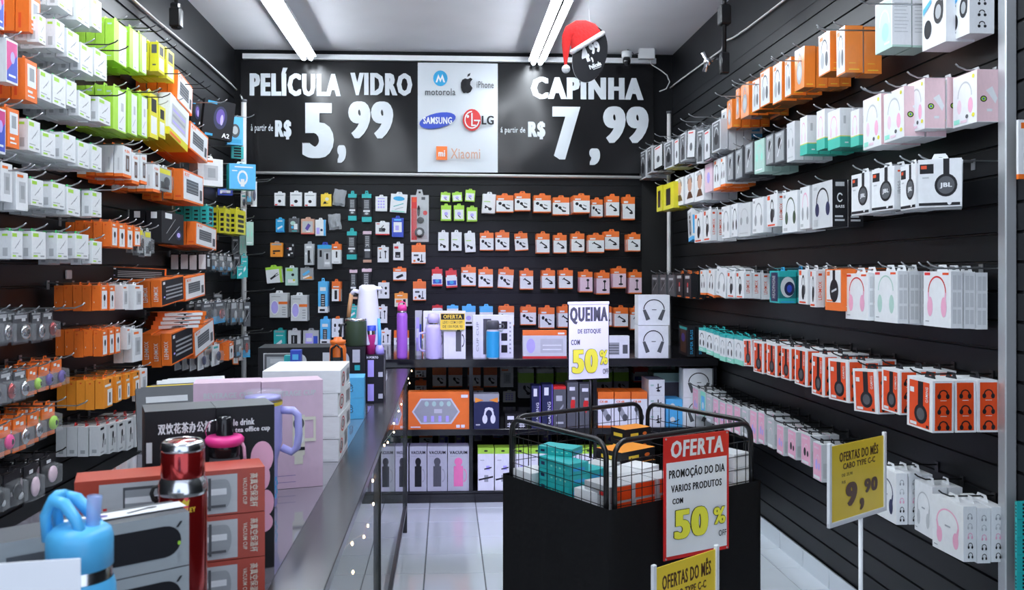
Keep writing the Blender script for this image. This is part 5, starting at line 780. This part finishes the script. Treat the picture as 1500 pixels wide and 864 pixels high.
S('tea', 'tea_cup_box', 'box', 'tall black tea cup box with pink blobs', 'ink', [('T','double drink',-.45,.885,.15,.925,'white'),('T','floral tea office cup',-.45,.835,.42,.875,'white'),('e',.28,.68,.2,.1,'pink'),('e',.3,.56,.12,.08,'pink'),('e',.35,.4,.14,.08,'pink'),('e',.3,.28,.17,.06,'pink')], [], None, .12, top='dgrey')
S('teac', 'tea_cup_box', 'box', 'tall black tea cup box with white Chinese lettering', 'ink', [('T','双饮花茶办公杯',-.32,.86,.44,.925,'white'),('r',-.48,.7,-.4,.82,'offwhite')], [], None, .12, top='dgrey')
S('rdc', 'vacuum_cup_box', 'box', 'red and grey VACUUM CUP box with steel flask pictures', 'brick', [('r',-.38,.04,.345,.9,'lgrey'),('r',-.26,.14,-.02,.8,'dgrey'),('r',-.25,.2,-.03,.74,'grey'),('r',-.25,.45,-.03,.58,'white'),('r',-.1,.32,-.04,.56,'ink'),('r',.08,.16,.19,.78,'grey'),('r',.08,.44,.19,.56,'white'),('r',.08,.16,.19,.22,'dgrey'),('r',.185,.12,.20,.84,'dgrey'),('e',.28,.48,.03,.31,'grey'),('r',.20,.18,.28,.8,'grey'),('r',.20,.46,.285,.6,'white'),('r',.20,.18,.28,.24,'dgrey'),('w','高真空保温杯',.415,.12,.46,.88,'cream'),('w','VACUUM CUP',.375,.2,.398,.8,'cream'),('w','杯',-.47,.3,-.41,.7,'cream'),('r',-.36,.2,-.34,.4,'red')], [], None, .09, top='brick')
S('gyc', 'bottle_box', 'box', 'long grey carton with black bottle window', 'boxgrey', [('r',.1,.22,.68-.3,.8,'ink'),('e',.38,.51,.08,.29,'ink'),('r',-.3,.2,.08,.75,'dgrey'),('a',-.42,.5,.07,.3,.3,0,360,'dgrey'),('e',.45,.45,.008,.04,'lime'),('l',.44,.75,.46,.85,.012,'ink'),('v','bottle',.44,.1,.455,.3,'grey')], [], None, .09, top='dgrey')
def frontR(xl, xr, yt, yb, Yr, yaw, key, label, depth=None, group=None, n=1, zb=None, zt=None):
    q = math.radians(yaw); R = onY(xr, yt or 500, Yr); d = ray(xl, 402); c, s_ = math.cos(q), math.sin(q)
    # (Rx - w c, Ry - w s) parallel to (dx,dy)
    w_ = (R.x*d.y-R.y*d.x)/(c*d.y-s_*d.x); z0 = onY(xr, yb, Yr).z if zb is None else zb
    if zt: R.z = zt
    dp = depth or ST[key]['t']; ctr = Vector((R.x-w_*c/2-s_*dp/2, R.y-w_*s_/2+c*dp/2, z0))
    return put(key, ctr, q, (w_, dp, (R.z-z0)), label, group, tab=False)
C1 = ZCN
frontR(378, 535, 546, 592, 4.3, 4, 'bkw', 'long black box with white bottle print, lower one under the orange bottle', .24, 'long black boxes', zb=C1)
zA = onY(535, 546, 4.3).z
frontR(378, 535, 508, 545.5, 4.3, 4, 'bkw', 'long black box with white bottle print, upper one carrying the green mug', .24, 'long black boxes', zb=zA+.001)
zA = onY(535, 508, 4.3).z
frontR(536, 562, 520, 590, 4.35, 2, 'bkp', 'tall black box with lilac tumbler print at the counter edge', .3, zb=C1); zB = onY(561, 520, 4.35).z
frontR(480, 533, 583, 612, 3.88, 3, 'skb', 'lower sky blue box on the counter behind the white stack', .16, zb=C1); zS = onY(533, 583, 3.88).z
frontR(480, 533, 553, 582.5, 3.88, 3, 'skb', 'upper sky blue box on the counter behind the white stack', .16, zb=zS+.001); zS = onY(533, 553, 3.88).z
for i in range(4):
    h = (1.318-C1)/4; R_ = 2.99
    a = onY(383, 541, R_); b = onY(497-(3, 0, 1, 0)[i], 541, R_)
    put('wst', ((a.x+b.x)/2, R_+.17, C1+i*h), math.radians((1, 0, -1, 1)[i]), (b.x-a.x, .33, h-.002), 'long white carton with red ring print, %s from the bottom of the white stack' % ORD[i], 'white cartons on the counter', tab=False)
frontR(383, 473, 556, 711, 2.66, 17, 'pkc', 'tall pale pink BEVERAGE CUP box, right one of the pair on the counter', .11, zb=C1)
frontR(283, 382, 559, 711, 2.60, 12, 'pkc', 'tall pale pink BEVERAGE CUP box, left one of the pair on the counter', .11, zb=C1)
frontR(317, 402, 592, 848, 1.93, 22, 'tea', 'tall black tea cup box with English lettering and pink blobs', .11, zb=C1)
frontR(212, 316, 597, 848, 1.885, 22, 'teac', 'tall black tea cup box with white Chinese lettering', .11, zb=C1)
for i in range(3):
    z0 = 1.268; h = (z0-C1)/3
    frontR(109+(0, 3, 0)[i], 388, None, 0, 1.73, 20, 'rdc', 'red and grey VACUUM CUP carton, %s of the three stacked by the red thermos' % ('lowest', 'middle', 'topmost')[i], .085, 'vacuum cup cartons', zb=C1+i*h+.0005, zt=C1+(i+1)*h-.0012)
for i in range(3):
    z0 = 1.265; h = (z0-C1)/3
    frontR(-70, 277, None, 0, 1.42, 36, 'gyc', 'long grey bottle carton, %s of the three stacked behind the blue bottle' % ('lowest', 'middle', 'topmost')[i], .085, 'grey bottle cartons', zb=C1+i*h+.0005, zt=C1+(i+1)*h-.0012)
# white label on top of the grey carton
a = onZ(185, 752, 1.2655); e = MB().box(-.09, -.018, 0, .09, .018, .0008, 'paper').build('shipping_label', None, (a.x, a.y, 1.2660)); e.rotation_euler = (0, 0, math.radians(36)); tag(e, 'white sticker strip with small pictures on top of the grey carton', 'label')
t = MB(); shapes(t, [('e',-.06,0,.007,.007,'orange'),('e',-.035,0,.007,.007,'purple'),('l',.0,-.006,.04,.008,.006,'ink'),('e',.04,.006,.01,.005,'ink')], lambda u, v, k: (u, v, .001+.0001*k)); t.build('sticker_print', e)
# red steel thermos
a = onY(268, 700, 1.55); e = empty('thermos', (a.x, 1.55, C1), 0, 'tall glossy red steel thermos standing between the red and grey cartons', 'thermos')
MB().lathe([(0,0),(.040,0),(.0415,.006),(.0415,.255),(.041,.262)], 'redmetal', n=40).build('body', e)
MB().lathe([(.0415,.262),(.043,.265),(.043,.272),(.040,.285),(.037,.29),(.036,.292)], 'chrome', n=40).build('collar', e)
MB().lathe([(.0365,.292),(.0375,.295),(.0375,.335),(.0365,.338)], 'redmetal', n=40).build('cup', e)
MB().lathe([(.0365,.338),(.038,.341),(.036,.352),(.031,.356),(.029,.354)], 'chrome', n=40).build('rim', e); MB().lathe([(.030,.352),(.02,.357),(0,.358)], 'redmetal', n=30).build('lid_dome', e)
MB().tube([(-.041,0,.275),(-.05,-.004,.272),(-.054,-.004,.262),(-.05,-.004,.25),(-.043,0,.246)], .0035, 'strap').build('strap_loop', e)
t = MB(); R_ = .0421
def cyl(u, v, k): q = -PI/2+.34+u/.0421; return ((R_+.0002*k)*math.cos(q), (R_+.0002*k)*math.sin(q), v)
shapes(t, [('T','STANLEY',-.020,.236,.020,.2445,'gold'),('p',[(-.007,.248),(.007,.248),(.009,.259),(.004,.255),(0,.260),(-.004,.255),(-.009,.259)],'gold')], cyl); t.build('logo_print', e)
# sky blue bottle
a = onY(117, 800, 1.12); e = empty('water_bottle', (a.x, 1.12, C1), math.radians(-8), 'sky blue steel bottle with looped lid and clear straw spout', 'bottle'); e.scale = (1, 1, 1.13)
zt = zat(722, 1.12)-C1
MB().lathe([(0,0),(.040,0),(.0435,.006),(.0435,.205),(.043,.222),(.0395,.232)], 'skymatte', n=40).build('body', e)
MB().lathe([(.0385,.232),(.0385,.244),(.038,.246)], 'chrome', n=40).build('steel_neck', e)
MB().lathe([(.036,.244),(.040,.246),(.040,.278),(.0375,.286),(.028,.292),(0,.294)], 'skymatte', n=40).build('lid', e)
for s in (-1, 1): MB().tube([(-.036,s*.012,.276),(-.038,s*.013,.305),(-.028,s*.013,.322),(-.012,s*.014,.318),(.004,s*.016,.302),(.014,s*.020,.288)], [.007,.007,.0075,.0075,.007,.006], 'skymatte', 10).build('lid_loop', e)
MB().tube([(-.028,-.013,.322),(-.030,0,.324),(-.028,.013,.322)], .007, 'skymatte', 10).build('loop_bridge', e)
MB().tube([(.017,0,.288),(.018,0,.30),(.020,0,.325)], [.009,.0085,.0095], 'straw', 12).build('straw_spout', e)
# paper sheet in the near corner
t = MB(); W_, n = .17, 8
a = onY(118, 818, .98); e = empty('paper_sign', (a.x, .98, C1), math.radians(14), 'blank white paper sheet standing at the near left corner', 'paper'); HH = a.z-C1
vs = [(-W_*i/n, .006*math.sin(3*i/n)+dy, z) for dy in (0, .002) for z in (0, HH) for i in range(n+1)]; m_ = n+1
fs = [(i+1, i, m_+i, m_+i+1) for i in range(n)]+[(2*m_+i, 2*m_+i+1, 3*m_+i+1, 3*m_+i) for i in range(n)]+[(m_+i+1, m_+i, 3*m_+i, 3*m_+i+1) for i in range(n)]
t.add(vs, fs, 'paper'); t.build('sheet', e)
# lilac tumbler
a = onY(385, 700, 2.43); e = empty('tumbler', (a.x, 2.43, C1), 0, 'lilac handled tumbler with clear lid and cartoon print behind the black boxes', 'tumbler')
MB().lathe([(0,0),(.036,0),(.040,.006),(.041,.13),(.050,.17),(.053,.18),(.053,.285)], 'lilacmatte', n=36).build('body', e); MB().lathe([(.0533,.285),(.054,.287),(.054,.295)], 'gold', n=36).build('gold_rim', e)
MB().lathe([(.054,.295),(.055,.3),(.055,.318),(.05,.326),(0,.328)], 'clear', n=36).build('lid', e); MB().lathe([(0,.30),(.049,.30),(.049,.31),(0,.311)], 'lilacmatte', n=30).build('inner_lid', e)
MB().tube([(.05,0,.27),(.085,0,.268),(.098,0,.255),(.100,0,.20),(.095,0,.165),(.08,0,.152),(.052,0,.165)], .011, 'lilacmatte', 10).build('handle', e)
t = MB()
def cyt(u, v, k): r_ = .0535+.0003*k if v > .17 else .0418+.0003*k+max(0, v-.13)*.25; q = -PI/2+.5+u; return (r_*math.cos(q), r_*math.sin(q), v)
shapes(t, [('e',-.1,.16,.35,.022,'cream'),('e',-.2,.165,.05,.004,'ink'),('e',.1,.165,.05,.004,'ink'),('r',-.5,.1,.5,.125,'brown'),('r',-.5,.112,.5,.118,'offwhite')]+[('r',-.6+.2*i+.1*(j%2),.03+.012*j,-.5+.2*i+.1*(j%2),.042+.012*j,'sky') for i in range(6) for j in range(5)], cyt)
shapes(t, [('T','IST',-.25,.235,.15,.255,'white')], cyt); t.build('print', e)
# bottle with pink ring
a = onY(329, 640, 1.865); e = empty('sport_bottle', (a.x, 1.865, C1), 0, 'sport bottle with black cap and hot pink carry ring behind the red cartons', 'bottle')
MB().lathe([(0,0),(.03,0),(.032,.006),(.032,.25),(.03,.26)], 'dgrey', n=28).build('body', e); MB().lathe([(.03,.26),(.033,.264),(.033,.29),(.028,.30),(0,.301)], 'gloss_black', n=28).build('lid', e)
MB().lathe([(.034,.284),(.040,.290),(.041,.298),(.036,.304),(.018,.306),(.018,.3)], 'hotpink', n=28).build('pink_ring', e); MB().tube([(.036,0,.29),(.042,-.004,.28),(.044,-.004,.255),(.038,0,.245)], .004, 'pink').build('pink_strap', e)
MB().lathe([(.018,.3),(.0175,.33),(.016,.342),(.012,.346),(0,.346)], 'gloss_black', n=24).build('spout_cap', e)
MB().tube([(-.016,0,.338),(-.032,-.004,.335),(-.040,-.004,.315),(-.038,0,.30)], .0015, 'chrome').build('wire_bail', e)
# behind: kettle, mug, tumblers, brush, orange bottle
Yk = 4.46; a = onY(541, 500, Yk)
e = empty('vacuum_jug', (onY(541, 500, 4.43).x-.01, 4.43, zA), 0, 'tall white vacuum jug with wooden handle on the black boxes', 'jug'); H_ = zat(417, 4.43)-zA
MB().lathe([(0,0),(.066,0),(.068,.006),(.062,H_*.4),(.047,H_*.9),(.045,H_*.97),(.03,H_),(0,H_)], 'white', n=32).build('body', e)
MB().tube([(.035,0,H_*.95),(.062,0,H_*.93),(.07,0,H_*.95)], .010, 'white', 8).build('spout', e)
MB().tube([(-.045,0,H_*.88),(-.07,0,H_*.90),(-.085,0,H_*.84)], .011, 'white', 8).build('handle_mount', e); MB().tube([(-.085,0,H_*.85),(-.095,0,H_*.6),(-.10,0,H_*.45)], .011, 'wood', 8).build('wooden_handle', e)
e.location.y = 4.46
a = onY(521, 500, 4.36); e = empty('mug', (a.x, 4.375, zA), math.radians(30), 'dark olive green mug with steel rim on the black boxes', 'mug'); H_ = zat(466, 4.37)-zA
MB().lathe([(0,0),(.050,0),(.054,.004),(.054,H_-.012)], 'olive', n=32).build('body', e); MB().lathe([(.054,H_-.012),(.055,H_-.01),(.055,H_),(.05,H_),(.05,.02),(0,.02)], 'chrome', n=32).build('steel_rim', e)
MB().tube([(-.05,0,H_*.8),(-.08,0,H_*.78),(-.085,0,H_*.4),(-.08,0,H_*.2),(-.05,0,H_*.18)], .007, 'gloss_black', 8).build('handle', e)
a = onY(545, 500, 4.56); e = empty('tumbler', (a.x, 4.56, zB), 0, 'black tumbler with lilac lid behind the magenta cup', 'tumbler'); H_ = zat(456, 4.56)-zB
MB().lathe([(0,0),(.028,0),(.032,H_-.03)], 'gloss_black').build('body', e); MB().lathe([(.0325,H_-.03),(.033,H_-.018)], 'chrome').build('steel_band', e); MB().lathe([(.034,H_-.018),(.034,H_-.003),(.03,H_),(0,H_)], 'purple').build('lid', e)
a = onY(543, 500, 4.42); e = empty('travel_cup', (a.x, 4.42, zB), 0, 'small magenta travel cup with blue lid at the counter end', 'cup'); H_ = zat(475, 4.42)-zB
MB().lathe([(0,0),(.024,0),(.028,H_-.05)], 'magenta').build('body', e); MB().lathe([(.0285,H_-.05),(.029,H_-.03)], 'chrome').build('steel_band', e); MB().lathe([(.029,H_-.03),(.028,H_-.004),(0,H_)], 'blue').build('lid', e)
a = onY(556, 500, 4.42); e = empty('cleaning_brush', (a.x, 4.42, zB), 0, 'pale blue upright brush standing on its lilac head', 'brush'); H_ = zat(466, 4.42)-zB
MB().lathe([(0,0),(.025,0),(.022,.03),(.015,.045),(0,.046)], 'lilac', n=16).build('brush_head', e); MB().tube([(0,0,.04),(.0,0,H_*.6),(-.004,0,H_)], [.010,.009,.007], 'sky', 10).build('handle', e)
a = onY(495, 520, 3.95); e = empty('sport_bottle', (a.x, 3.95, zS), 0, 'orange sport bottle with black carry lid on the sky blue boxes', 'bottle'); H_ = zat(493, 3.95)-zS
MB().lathe([(0,0),(.036,0),(.038,.004),(.038,H_*.7),(.034,H_*.78),(.026,H_*.82)], 'orange').build('body', e); MB().lathe([(.026,H_*.80),(.036,H_*.84),(.036,H_*.92),(.02,H_*.94),(.018,H_),(0,H_)], 'orange').build('cap', e)
MB().box(-.028, -.045, H_*.25, .028, -.034, H_*.5, 'gloss_black').build('front_latch', e); MB().tube([(-.024,-.042,H_*.4),(-.022,-.046,H_*.72),(0,-.048,H_*.82),(.022,-.046,H_*.72),(.024,-.042,H_*.4)], .006, 'gloss_black').build('carry_loop', e)
front(387, 430, 519, 609, 3.95, 'bagbk', 'grey blister pack lying behind the white cartons', None, depth=.06, tab=False); front(416, 425, 521, 610, 3.9, 'teal4', 'small teal pack behind the white cartons', None, depth=.05, tab=False)
front(425, 440, 513, 613, 3.85, 'blu', 'small blue box behind the white cartons', None, depth=.05, tab=False)
# fanned flat boxes between the wall and pink boxes
for i in range(7):
    key = ('blk4', 'blk4', 'ypk', 'blk4', 'wdoc', 'wdoc', 'wdoc')[i]
    a = onY(250+7*i, 590-4*i, 3.25+.06*i); w_ = .20
    put(key, (a.x, 3.25+.06*i, C1+.002), math.radians(25), (w_+.03, .028, .232-.003*i+.012*(i > 3)), 'flat %s box in the row left of the pink boxes, %s from front' % (('black', 'dark', 'yellow', 'dark', 'white', 'white', 'white')[i], ORD[i]), 'flat boxes standing on the counter', roll=0, tab=False, pitch=math.radians(-22))
# ============================================================ promotion bin
ZB_ = .78; Fp, Lp, Rp = onZ(893, 747, ZB_), onZ(751, 691, ZB_), onZ(1114, 703, ZB_)
U = (Rp-Fp); LU = U.length; U.normalize(); V = Vector((-U.y, U.x, 0)); LV = (Lp-Fp).dot(V); ang = math.atan2(U.y, U.x)
be = empty('promotion_bin', (Fp.x, Fp.y, 0), ang, 'square black cloth covered sale bin with wire mesh top', 'bin')
t = MB(); n = 28; per = [(0,0),(LU,0),(LU,LV),(0,LV)]; vs = []; ring_n = 0; lev = [0, .25, .55, ZB_-.02, ZB_]
for li, z in enumerate(lev):
    for s in range(4):
        (xa, ya), (xb, yb) = per[s], per[(s+1) % 4]; nx_, ny_ = (yb-ya), -(xb-xa); l_ = math.hypot(nx_, ny_); nx_ /= l_; ny_ /= l_
        for j in range(n):
            q = j/n; amp = .006*(1-z/ZB_)*math.sin(q*31+s*2)*math.sin(q*PI); vs.append((xa+(xb-xa)*q+nx_*(amp), ya+(yb-ya)*q+ny_*amp, z))
M_ = 4*n
t.add(vs, [(l*M_+j, l*M_+(j+1) % M_, (l+1)*M_+(j+1) % M_, (l+1)*M_+j) for l in range(len(lev)-1) for j in range(M_)], 'cloth', True); t.build('cloth_skirt', be)
MB().box(.01, .01, ZB_-.13, LU-.01, LV-.01, ZB_-.12, 'blackmetal').build('bin_floor', be)
HR = .245; IN = .018
for s, (xa, ya, xb, yb) in enumerate(((IN,IN,LU-IN,IN),(LU-IN,IN,LU-IN,LV-IN),(LU-IN,LV-IN,IN,LV-IN),(IN,LV-IN,IN,IN))):
    dx, dy = xb-xa, yb-ya; l_ = math.hypot(dx, dy); dx /= l_; dy /= l_; g_ = .022; r_ = .06
    def at(u, z): return (xa+dx*u, ya+dy*u, z)
    P = [at(g_, ZB_-.13)]+[at(g_, ZB_+HR-r_)]+[at(g_+r_*(1-math.cos(q)), ZB_+HR-r_+r_*math.sin(q)) for q in (.4, .8, 1.2, PI/2)]
    P += [at(l_-x_[0], x_[1]) for x_ in [(g_+r_*(1-math.cos(q)), ZB_+HR-r_+r_*math.sin(q)) for q in (PI/2, 1.2, .8, .4)]]+[at(l_-g_, ZB_+HR-r_), at(l_-g_, ZB_-.13)]
    MB().tube(P, .0105, 'blackmetal', 10).build('tube_frame', be)
    t = MB(); nu = int(l_/.052)
    for i in range(1, nu): u = l_*i/nu; t.tube([at(u, ZB_-.12), at(u, ZB_+HR-.07 if s in (0, 3) else ZB_+HR)], .0016, 'blackmetal', 4)
    for z in (ZB_-.06, ZB_, ZB_+.055, ZB_+.11, ZB_+HR-.075): t.tube([at(g_, z), at(l_-g_, z)], .0018, 'blackmetal', 4)
    t.build('wire_mesh', be)['kind'] = 'stuff'
def bb_(u, v, z, w_, d, h, key, lab, grp, dyaw=0):
    p_ = Vector((Fp.x, Fp.y, 0))+U*u+V*v; return put(key, (p_.x, p_.y, z), ang+math.radians(dyaw), (w_, d, h), lab, grp, tab=False)
S('tlb', 'accessory_box', 'box', 'bright teal box', 'teal', [('r',-.3,.3,.3,.6,'cyan')], [('r',-.42,.3,-.3,.6,'navy')]+[('r',-.1+.14*i,.35,-.04+.14*i,.5,'mint') for i in range(4)], None, .1)
S('whb', 'accessory_box', 'box', 'plain white box', 'white', [('r',.3,.1,.4,.2,'ink')], [('r',-.4,.1,-.3,.2,'ink')], None, .1)
S('gob', 'accessory_box', 'box', 'grey box with orange end', 'lgrey', [('r',-.42,.06,.42,.94,'dorange')], [('r',-.2,.3,.3,.7,'grey'),('r',.1,.35,.3,.6,'red')], None, .16)
S('wob', 'accessory_box', 'box', 'white box with red edge strip', 'white', [('r',-.48,.8,.48,.9,'lgrey'),('r',.44,.0,.48,1,'red')], [], None, .12, top='offwhite')
S('byb', 'tool_box', 'box', 'black box with amber printed top', 'ink', [('r',-.3,.3,.0,.6,'gold'),('e',.25,.5,.08,.15,'orange')], [('r',-.3,.3,.3,.6,'gold')], None, .2, top='yorange')
zf0 = ZB_-.118; i = 0
for k_, (u, v, w_, d) in enumerate(((.075,.37,.10,.20),(.19,.40,.10,.20))):
    for l in range(5 if k_ == 0 else 4): bb_(u, v, zf0+l*.047, w_, d, .045, 'tlb', 'bright teal box, %s from bottom of the %s teal stack in the bin' % (ORD[l], ('left', 'right')[k_]), 'teal boxes in the sale bin', (l*3 % 5)-2)
bb_(.13, .46, zf0+5*.047, .10, .16, .03, 'tlb', 'bright teal box lying loose on top of the teal stacks', None, 25)
for l in range(3): bb_(.08, .585, zf0+l*.05, .12, .13, .048, 'whb', 'plain white box at the far left of the bin, %s from bottom' % ORD[l], 'white boxes in the bin')
for l in range(2): bb_(.10, .19, zf0+l*.075, .13, .12, .073, 'whb', 'plain white box in front of the teal stack, %s from bottom' % ORD[l], 'white boxes in the bin', 8)
for c_ in range(4):
    for l in range(3 if c_ < 3 else 2):
        bb_(.105+.125*c_, .125+.004*(c_ % 2), zf0+l*.062, .118, .15-.1*(c_ == 0 and l > 5), .060, 'gob', 'grey box with orange end, %s column, %s from bottom, front of bin' % (ORD[c_], ORD[l]), 'orange ended boxes in the bin', (c_*5+l*3) % 5-2)
for c_ in range(3):
    for l in range(4):
        bb_(.53+.11*c_, .08+.02*(c_ % 2), zf0+l*.06, .10, .12, .058, 'wob', 'white box with red edge strip, %s column, %s from bottom, right of bin' % (ORD[c_], ORD[l]), 'white boxes at the right of the bin', (c_+l) % 3-1)
for k_, (u, v) in enumerate(((.30,.27),(.43,.30),(.33,.42))):
    for l in range(4): bb_(u, v, zf0+l*.045, .12, .12, .043, 'wob' if (k_+l) % 2 else 'whb', 'white box heaped mid bin, %s heap, %s from bottom' % (ORD[k_], ORD[l]), 'white boxes heaped mid bin', k_*9-8+l*4)
for l in range(4): bb_(.50, .46, zf0+l*.055, .22, .15, .053, 'byb', 'black box with amber top, %s from bottom, middle of bin' % ORD[l], 'black and amber boxes in the bin', 6*(l % 2))
for l in range(5): bb_(.66, .60, zf0+l*.055, .16, .10, .053, 'byb', 'black box with amber top, %s from bottom, back of bin' % ORD[l], 'black and amber boxes in the bin', -5*(l % 2))
# ============================================================ signs
def sign(nm, cBL, cBR, Y1, Y2, yTop, lab, th=.004):
    P = onY(*cBL, Y1); Q = onY(*cBR, Y2); Q = Vector((Q.x, Q.y, P.z)); h = (onY(cBL[0], yTop, Y1).z-P.z); d = Q-P; W_ = d.length; rz = math.atan2(d.y, d.x)
    return empty(nm, P, rz, lab, 'sign'), W_, h
def sprint(e, W_, H_, L, off=.0026, nm='printed_text'):
    t = MB(); shapes(t, L, lambda u, v, k: (u*W_, -off-.0003*k, v*H_)); return t.build(nm, e)
def outl(txt, a, b, c, d, m): return [('T', txt, a-.012, b-.008, c+.012, d+.008, 'ink'), ('T', txt, a, b, c, d, m)]
def bold50(a, b, c, d):
    o_ = .007; L_ = []
    for dx, dy in ((-1,0),(1,0),(0,-1),(0,1),(-.7,-.7),(.7,-.7),(-.7,.7),(.7,.7)): L_.append(('H', '50', a+dx*o_, b+dy*o_*.6, c+dx*o_, d+dy*o_*.6, 'ink'))
    return L_+[('H', '50', a, b, c, d, 'yel_ink')]
mat('yel_ink', .4, col=(.93, .88, .07))
e, W_, H_ = sign('sale_sign', (833, 556), (891, 551), 3.80, 3.86, 446, 'white QUEIMA DE ESTOQUE 50% sign on the black pole in the bin')
MB().box(-.004, -.002, -.004, W_+.004, .002, H_+.002, 'gloss_black').build('backing', e); MB().box(0, -.003, 0, W_, -.0021, H_, 'paper').build('sheet', e)
MB().rbox(-.004, -.006, H_-.002, W_+.004, .006, H_+.012, .003, 'paper').build('top_clip', e)
def pct(a, b, c, d):
    L_ = []
    for dx, dy in ((-1,0),(1,0),(0,-1),(0,1)): L_.append(('T', '%', a+dx*.007, b+dy*.005, c+dx*.007, d+dy*.005, 'ink'))
    return L_+[('T', '%', a, b, c, d, 'yel_ink')]
sprint(e, W_, H_, [('H','QUEIMA',.02,.735,.98,.965,'dgrey'),('T','DE ESTOQUE',.22,.60,.80,.67,'dgrey'),('T','COM',.05,.46,.27,.53,'dgrey')]+bold50(.07,.08,.72,.40)+pct(.76,.19,.97,.38)+[('t','OFF',.84,.06,.98,.13,'ink')], .0034)
Zpole = H_; MB().tube([(W_*.58,.012,-.36),(W_*.58,.012,H_*.2)], .007, 'blackmetal', 8).build('pole', e)
e, W_, H_ = sign('sale_sign', (972, 822), (1067, 801), 3.16, 3.30, 641, 'red framed OFERTA PROMOÇÃO DO DIA poster on the front of the bin')
MB().box(0, -.002, 0, W_, .002, H_, 'red').build('board', e)
MB().rbox(.035*W_, -.0032, .03*H_, .965*W_, -.0021, .79*H_, .0003, 'paper').build('white_field', e)
sprint(e, W_, H_, [('s','OFERTA',.10,.825,.92,.965,'white')], .0026, 'title_print')
L_ = [('T','PROMOÇÃO DO DIA',.07,.645,.93,.745,'ink'),('T','VARIOS PRODUTOS',.10,.545,.88,.605,'ink'),('T','COM',.12,.45,.28,.495,'ink')]+bold50(.14,.16,.66,.40)+pct(.74,.23,.93,.37)+[('t','OFF',.82,.125,.94,.175,'ink')]
sprint(e, W_, H_, L_, .0038)
for u, v in ((.03,.985),(.97,.985),(.03,.012),(.97,.012)): MB().tube([(u*W_,-.004,v*H_),(u*W_,-.002,v*H_)], .004, 'steel', 8).build('rivet', e)
def price_stand(cBL, cBR, Y1, Y2, yTop, lab, L, pole=True, cut=1.0):
    e, W_, H_ = sign('price_stand', cBL, cBR, Y1, Y2, yTop, lab); r_ = .011
    MB().box(r_, -.001, r_, W_-r_, .001, H_, 'tag').build('price_card', e)
    MB().rbox(0,-.006,0,r_*1.5,.006,H_+.012,.002,'white').build('frame_side', e); MB().rbox(W_-r_*1.5,-.006,0,W_,.006,H_+.012,.002,'white').build('frame_side', e); MB().rbox(0,-.0062,0,W_,.0062,r_*1.5,.002,'white').build('frame_bottom', e)
    sprint(e, W_, H_, L, .0014)
    MB().tube([(W_*.55,0,0),(W_*.55,0,-e.location.z+.01)], .008, 'white', 12).build('stand_pole', e)
    MB().lathe([(0,.0),(.11,.0),(.11,.006),(.02,.012),(0,.013)], 'white', (W_*.55,0,-e.location.z)).build('stand_base', e)
    return e
price_stand((1213, 774), (1297, 748), 2.95, 3.17, 655, 'white framed yellow price sign 9,90 for CABO TYPE C-C by the right wall',
  [('T','OFERTAS DO MÊS',.18,.78,.86,.93,'brown'),('T','CABO TYPE C-C',.24,.68,.80,.755,'brown'),('t','DE: 25,90',.22,.585,.40,.63,'brown'),('t','R$',.22,.50,.28,.54,'brown'),('H','9',.28,.20,.48,.50,'brown'),('T',',',.52,.11,.60,.26,'brown'),('H','90',.60,.31,.84,.49,'brown')])
price_stand((955, 985), (1052, 955), 2.55, 2.74, 834, 'white framed yellow OFERTAS DO MÊS price sign in front of the bin',
  [('T','OFERTAS DO MÊS',.14,.76,.88,.94,'brown'),('T','CABO TYPE C-C',.24,.64,.80,.72,'brown')])
